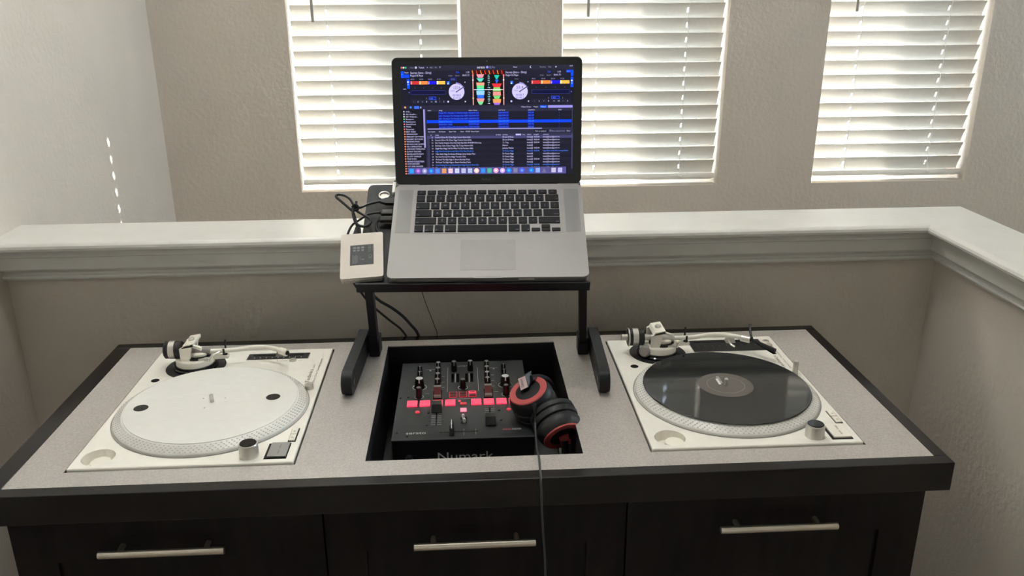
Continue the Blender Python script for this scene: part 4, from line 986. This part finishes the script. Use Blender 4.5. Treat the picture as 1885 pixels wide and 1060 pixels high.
# dock
S.rect(40, 822, 1352, 878, (84, 80, 140), 6)
ic = [((40, 150, 250), 's'), ((150, 90, 210), 'd'), ((150, 150, 200), 'd'), ((30, 120, 250), 'd'), ((70, 130, 240), 's'), ((225, 150, 90), 's'), ((240, 200, 220), 's'), ((200, 205, 235), 's'), ((190, 190, 230), 's'), ((170, 190, 230), 's'), ((240, 200, 190), 'd'), ((40, 140, 250), 's'), ((70, 180, 150), 's'), ((245, 170, 200), 'd'), ((210, 170, 240), 'd'), ((30, 130, 250), 'd'), ((120, 120, 160), 's'), ((70, 100, 240), 'd'), None, ((20, 120, 250), 'd'), ((140, 170, 250), 's'), ((110, 110, 150), 't'), None, ((200, 190, 225), 's'), ((190, 185, 245), 's')]
x = 66
for k, it in enumerate(ic):
    if it:
        c, sh = it; y = 850
        if sh == 's': S.rect(x - 18, y - 19, x + 18, y + 19, c, 7); S.rect(x - 9, y - 8, x + 10, y + 6, tuple(min(255, int(q * 0.75 + 40)) for q in c), 8)
        elif sh == 'd': S.disc(x, y, 21, c, 7); S.disc(x, y, 9, tuple(min(255, q + 60) for q in c), 8)
        else: S.poly([(x, y - 18), (x + 18, y + 18), (x - 18, y + 18)], c, 7)
        x += 54
    else: x += 24
S.rect(116, 0, 116.5, 0.5, DK, 1)
S.build('display', screen_m, lid)

# ================================================================== THINGS ON THE TRAY (frame of the tray)
def tray_empty(name): return empty(name, LO, (RZ(YAW) @ RX(TA)).to_euler())
drv = tag(tray_empty('portable_drive'), 'pale portable drive with a black sticker lying on the laptop stand', 'hard drive')
DF = T(-0.2330, 0.0655, TRAY) @ RZ(math.radians(5.3))
m = MB(); m.M = DF; m.prism(rrect(-0.039, 0.039, -0.0540, 0.0540, 0.0045), 0.0, 0.0068); m.build('case_bottom', mat('drive_case_dark', rgb(176, 170, 162), 0.45), drv)
m = MB(); m.M = DF; m.prism(rrect(-0.0392, 0.0392, -0.0545, 0.0545, 0.0045), 0.0070, 0.0138); cs_ = m.build('case_top', drive_m, drv)
m = MB(); m.M = DF; m.span(-0.0215, 0.0215, -0.0240, 0.0250, 0.0136, 0.0141); lb_ = m.build('sticker', label_m, drv, smooth=False)
m = MB(); m.M = DF @ T(0, 0, 0.0141)
m.text('CE', 0.009, T(0.0125, 0.0005, 0) @ RZ(-math.pi / 2)); m.text('USB 3.0', 0.008, T(0.0115, 0.0225, 0) @ RZ(-math.pi / 2), width=0.016); m.text('Portable Drive', 0.0035, T(0.0190, 0.0225, 0) @ RZ(-math.pi / 2), width=0.012)
for k, (a, b) in enumerate(((-0.0135, 0.018), (-0.0065, 0.018), (0.0015, 0.018))):
    m.box((a, b, 0.0002), (0.0052, 0.0045, 0.0003)); m.box((a, b - 0.0065, 0.0002), (0.0048, 0.0042, 0.0003))
for k in range(6): m.box((-0.0165 + 0.0018 * k, -0.010 - 0.0006 * (k % 2), 0.0002), (0.0007, 0.022 - 0.003 * (k % 3), 0.0003))
m.box((0.002, -0.0115, 0.0002), (0.005, 0.0025, 0.0003)); m.box((-0.003, -0.009, 0.0002), (0.0008, 0.009, 0.0003))
m.build('lettering', mat('sticker_print', rgb(120, 124, 124), 0.6), lb_, smooth=False)

usb = tag(tray_empty('drive_cable'), 'black looped cable tied in a bundle between the drive and the laptop', 'cable')
loop = [(-0.2440, 0.120, -0.017), (-0.2469, 0.1300, -0.012), (-0.252, 0.1478, -0.008), (-0.2590, 0.1690, -0.004), (-0.2686, 0.1792, -0.002), (-0.2848, 0.1939, 0.002), (-0.2941, 0.2028, 0.004), (-0.2917, 0.2086, 0.004), (-0.2801, 0.2079, 0.003), (-0.2677, 0.1995, 0.001), (-0.2589, 0.1849, -0.002), (-0.2531, 0.1733, -0.004), (-0.2381, 0.1632, -0.006), (-0.226, 0.1545, -0.008), (-0.2245, 0.1447, -0.009), (-0.2335, 0.1364, -0.009), (-0.2448, 0.1371, -0.007), (-0.2527, 0.145, -0.005), (-0.2581, 0.162, -0.001), (-0.2569, 0.1762, 0.001), (-0.2458, 0.1790, -0.002), (-0.2347, 0.1933, -0.008), (-0.2208, 0.2005, -0.010), (-0.2100, 0.2040, -0.0105)]
MB().tube(loop, 0.0026, 8, 4).build('cord', cable_m, usb)
m = MB(); m.tube([(-0.2610, 0.1765, 0.001), (-0.2555, 0.1800, 0.005), (-0.2500, 0.1775, 0.003), (-0.2505, 0.1730, -0.001), (-0.2580, 0.1715, -0.001), (-0.2625, 0.1740, 0.0)], 0.0026, 7, 3); m.box((-0.2535, 0.1840, 0.004), (0.005, 0.012, 0.004), 0.001); m.build('cable_tie', rubber_m, usb)
m = MB(); m.M = T(-0.2480, 0.1270, -0.0165); m.hull([(sx * 0.0075, -0.007, sz * 0.0035) for sx in (-1, 1) for sz in (-1, 1)] + [(sx * 0.0050, 0.012, sz * 0.003) for sx in (-1, 1) for sz in (-1, 1)]); m.build('drive_plug', rubber_m, usb, smooth=False)
m = MB(); m.hull([(-0.2150, 0.2055, -0.0090), (-0.2150, 0.2020, -0.0120), (-0.1990, 0.2110, -0.0070), (-0.1990, 0.1960, -0.0070), (-0.1990, 0.2110, -0.0140), (-0.1990, 0.1960, -0.0140), (-0.1835, 0.2110, -0.0075), (-0.1835, 0.1960, -0.0075), (-0.1835, 0.2110, -0.0140), (-0.1835, 0.1960, -0.0140)]); m.build('laptop_plug', rubber_m, usb, smooth=False)
c2 = tag(tray_empty('interface_cable'), 'black cable plugged into the laptop side and dropping behind the drive', 'cable')
MB().tube([(-0.2080, 0.1748, -0.0125), (-0.2174, 0.1760, -0.0135), (-0.2316, 0.1740, -0.015), (-0.2420, 0.1660, -0.0165), (-0.2520, 0.1570, -0.0175), (-0.2610, 0.1480, -0.0185), (-0.2665, 0.1300, -0.020), (-0.2690, 0.1150, -0.030), (-0.2640, 0.095, -0.055), (-0.2560, 0.090, -0.090)], 0.0022, 8, 4).build('cord', cable_m, c2)
m = MB(); m.box((-0.1950, 0.1745, -0.0115), (0.0230, 0.0130, 0.0080), 0.002); m.cyl((-0.2100, 0.1746, -0.0120), (-0.2060, 0.1746, -0.0118), 0.003, 0.004, n=12); m.build('laptop_plug', rubber_m, c2)
c4 = tag(tray_empty('audio_cable'), 'short black plug in the laptop side just below the tied cable', 'cable')
m = MB(); m.box((-0.1955, 0.1560, -0.0110), (0.0240, 0.0120, 0.0085), 0.002); m.build('laptop_plug', rubber_m, c4)
MB().tube([(-0.2070, 0.1560, -0.0125), (-0.2130, 0.1545, -0.0165), (-0.2140, 0.1420, -0.0205), (-0.2080, 0.1280, -0.0215)], 0.0021, 8, 3).build('cord', cable_m, c4)
pw = tag(tray_empty('power_connector'), 'small pale power connector at the back corner of the laptop', 'connector')
m = MB(); m.box((-0.1868, 0.2420, -0.0130), (0.0062, 0.0300, 0.0080), 0.0015); m.build('plug_body', frame_m, pw)
MB().tube([(-0.1868, 0.2570, -0.0130), (-0.1868, 0.2640, -0.0150), (-0.1870, 0.2690, -0.0250), (-0.1880, 0.2720, -0.0600)], 0.0022, 8, 3).build('cord', cable_m, pw)
rg = tag(tray_empty('metal_ring'), 'small silver ring with a tab on the black tray beside the cables', 'ring')
m = MB(); m.M = T(-0.2065, 0.2310, TRAY + 0.0028); R0 = 0.0098
pts = [(R0 * math.cos(2 * math.pi * k / 24), R0 * 0.98 * math.sin(2 * math.pi * k / 24), 0.0) for k in range(25)]
m.tube(pts, 0.0018, 8, 1); m.build('ring_loop', silver_m, rg)
m = MB(); m.M = T(-0.2065, 0.2310, TRAY); m.lathe([(0, 0.0), (0.0080, 0.0), (0.0078, 0.0012), (0, 0.0014)], 24); m.build('ring_plate', silver_m, rg)
m = MB(); m.M = T(-0.2035, 0.2190, TRAY); m.span(-0.0055, 0.0055, -0.0050, 0.0065, 0, 0.0016, 0.0005); m.build('ring_tab', drive_m, rg)

# cables hanging behind the stand, on the back edge of the cabinet
def wcable(name, pts, r, m_, label):
    o = tag(empty(name, (pts[-1][0], pts[-1][1], TZ)), label, 'cable')
    c = MB(); c.M = T(-pts[-1][0], -pts[-1][1], 0); c.tube(pts, r, 8, 4); c.build('cord', m_, o); return o
wcable('hanging_cable', [(-0.251, 0.566, 0.197), (-0.262, 0.620, 0.166), (-0.264, 0.668, 0.136), (-0.257, 0.692, 0.112), (-0.240, 0.700, 0.082), (-0.222, 0.702, 0.062), (-0.200, 0.704, 0.040), (-0.172, 0.709, 0.010), (-0.160, 0.7125, -0.03), (-0.158, 0.7125, -0.14)], 0.0024, cable_m, 'thin black cable sagging low behind the stand post')
wcable('power_cable', [(-0.170, 0.694, 0.316), (-0.190, 0.706, 0.250), (-0.226, 0.706, 0.170), (-0.238, 0.700, 0.118), (-0.222, 0.700, 0.090), (-0.195, 0.702, 0.070), (-0.172, 0.703, 0.050), (-0.154, 0.706, 0.026), (-0.141, 0.710, 0.004), (-0.132, 0.7125, -0.04), (-0.130, 0.7125, -0.14)], 0.0032, cable_m, 'thicker black cable arching behind the stand post')
wcable('thin_wire', [(-0.136, 0.700, 0.150), (-0.131, 0.704, 0.119), (-0.122, 0.706, 0.080), (-0.112, 0.708, 0.048), (-0.103, 0.710, 0.018), (-0.099, 0.7125, -0.002), (-0.098, 0.7125, -0.08)], 0.0009, cableg_m, 'hair-thin grey wire hanging down the half wall')

# ================================================================== HEADPHONES
hp = tag(empty('headphones', (0.09, 0.36, TZ - 0.03)), 'black headphones with red metal rings resting on the mixer', 'headphones')
HB = T(-0.09, -0.36, 0.03)
def HP(): m = MB(); m.M = HB; return m
n1 = Vector((-0.376, -0.215, 0.901)).normalized(); C1 = Vector((0.073, 0.367, 0.030))
def cup_parts(C, n, tagname):
    # profile along -n: outer face at 0, pad end at -0.05
    cu = HP().lathe([(0, -0.001), (0.0350, -0.001), (0.0370, -0.003), (0.0405, -0.012), (0.0415, -0.020), (0.0390, -0.0255), (0, -0.0255)], 48, C, n).build('ear_cup', leath_m, hp)
    rg_ = HP().lathe([(0.0235, -0.0006), (0.0240, 0.0006), (0.0345, 0.0006), (0.0358, -0.0012), (0.0352, -0.003), (0.0235, -0.0030)], 56, C, n).build('red_ring', redmetal_m, cu)
    HP().lathe([(0, 0.0008), (0.0200, 0.0006), (0.0236, -0.0004), (0.0236, -0.002), (0, -0.002)], 40, C, n).build('centre_disc', leath_m, cu)
    HP().lathe([(0, -0.0255), (0.0370, -0.0255), (0.0375, -0.0275), (0.0415, -0.0290), (0.0425, -0.0350), (0.0415, -0.0400), (0.0385, -0.0415), (0.0418, -0.0440), (0.0415, -0.0520), (0.0370, -0.0560), (0.0220, -0.0555), (0.0200, -0.0450), (0, -0.0450)], 48, C, n).build('ear_pad', leath_m, hp)
    return cu
cup1 = cup_parts(C1, n1, 'a')
n2 = Vector((0.300, -0.835, -0.450)).normalized(); C2 = Vector((0.1290, 0.2950, -0.0260))
cup2 = cup_parts(C2, n2, 'b')
def cpt(dx, dy, dz, C=C1): return C + _r * dx + _u * dy - _f * dz
# hinge wedge with a bright printed face
front = [cpt(-0.019, 0.022, 0.006), cpt(-0.0045, 0.028, 0.006), cpt(0.001, 0.006, 0.006), cpt(-0.013, -0.001, 0.006)]
back = [cpt(0.0065, 0.034, -0.012), cpt(0.008, 0.012, -0.012), cpt(-0.013, -0.001, -0.004)]
wedge = HP().hull(front + back).build('hinge_block', mat('hinge_dark', rgb(64, 62, 62), 0.35), hp, smooth=False)
nf = (front[1] - front[0]).cross(front[3] - front[0]).normalized()
if nf.dot(-_f) < 0: nf = -nf
fc_ = sum(front, Vector()) / 4
m = HP(); m.hull([fc_ + (p - fc_) * 0.90 + nf * z for p in front for z in (0.0001, 0.0007)]); pl_ = m.build('name_plate', mat('pale_plate', rgb(252, 226, 228), 0.2), wedge, smooth=False)
ux = (front[1] - front[2]).normalized(); uy = nf.cross(ux).normalized()
Q = Matrix((ux, uy, nf)).transposed().to_4x4(); Q.translation = fc_ + nf * 0.0008 - ux * 0.0075 - uy * 0.0005
m = HP(); m.text('Gemini', 0.0075, Q, width=0.0155); m.build('lettering', inkd_m, pl_, smooth=False)
# hinge and slider arm at the lower cup
e1 = n2.orthogonal().normalized()
m = HP(); m.hull([C2 + n2 * d + _r * a + _u * b for d in (0.0, 0.011) for a, b in ((-0.010, 0.006), (0.006, 0.011), (0.010, -0.004), (-0.006, -0.009))]); hb2 = m.build('hinge_block', reddark_m, hp, smooth=False)
# folded headband, down in the opening
band = [cpt(0.004, 0.020, -0.006), (0.1030, 0.4160, 0.030), (0.1235, 0.4450, 0.000), (0.1330, 0.4480, -0.045), (0.1345, 0.4100, -0.085), (0.1340, 0.3500, -0.100), (0.1340, 0.2900, -0.085), C2 + n2 * 0.008]
HP().tube(band, 0.0065, 10, 4).build('headband', black_m, hp)
# cord: strain relief, then over the front edge of the cabinet and down
HP().tube([(0.0805, 0.3240, 0.0245), (0.0812, 0.3180, 0.0185), (0.0818, 0.3130, 0.0080)], lambda t: 0.0042 - 0.0012 * t, 10, 3).build('strain_relief', rubber_m, hp)
cordp = [(0.0818, 0.3130, 0.0090), (0.0818, 0.3090, 0.000), (0.0808, 0.2950, -0.010), (0.0795, 0.2600, -0.0180), (0.0780, 0.2150, -0.0120), (0.0770, 0.1900, 0.0005), (0.0762, 0.1650, 0.0030), (0.0750, 0.1400, 0.0032), (0.0743, 0.1235, 0.0032), (0.0742, 0.1175, -0.0040), (0.0748, 0.1160, -0.0250), (0.0760, 0.1150, -0.0580), (0.0780, 0.1130, -0.0950), (0.0820, 0.1120, -0.1720), (0.0850, 0.110, -0.40), (0.0900, 0.100, -0.70), (0.10, 0.090, -0.86), (0.13, 0.05, -0.884), (0.17, 0.02, -0.886)]
HP().tube(cordp, 0.0019, 8, 4).build('cord', mat('headphone_cord', rgb(58, 62, 66), 0.45), hp)
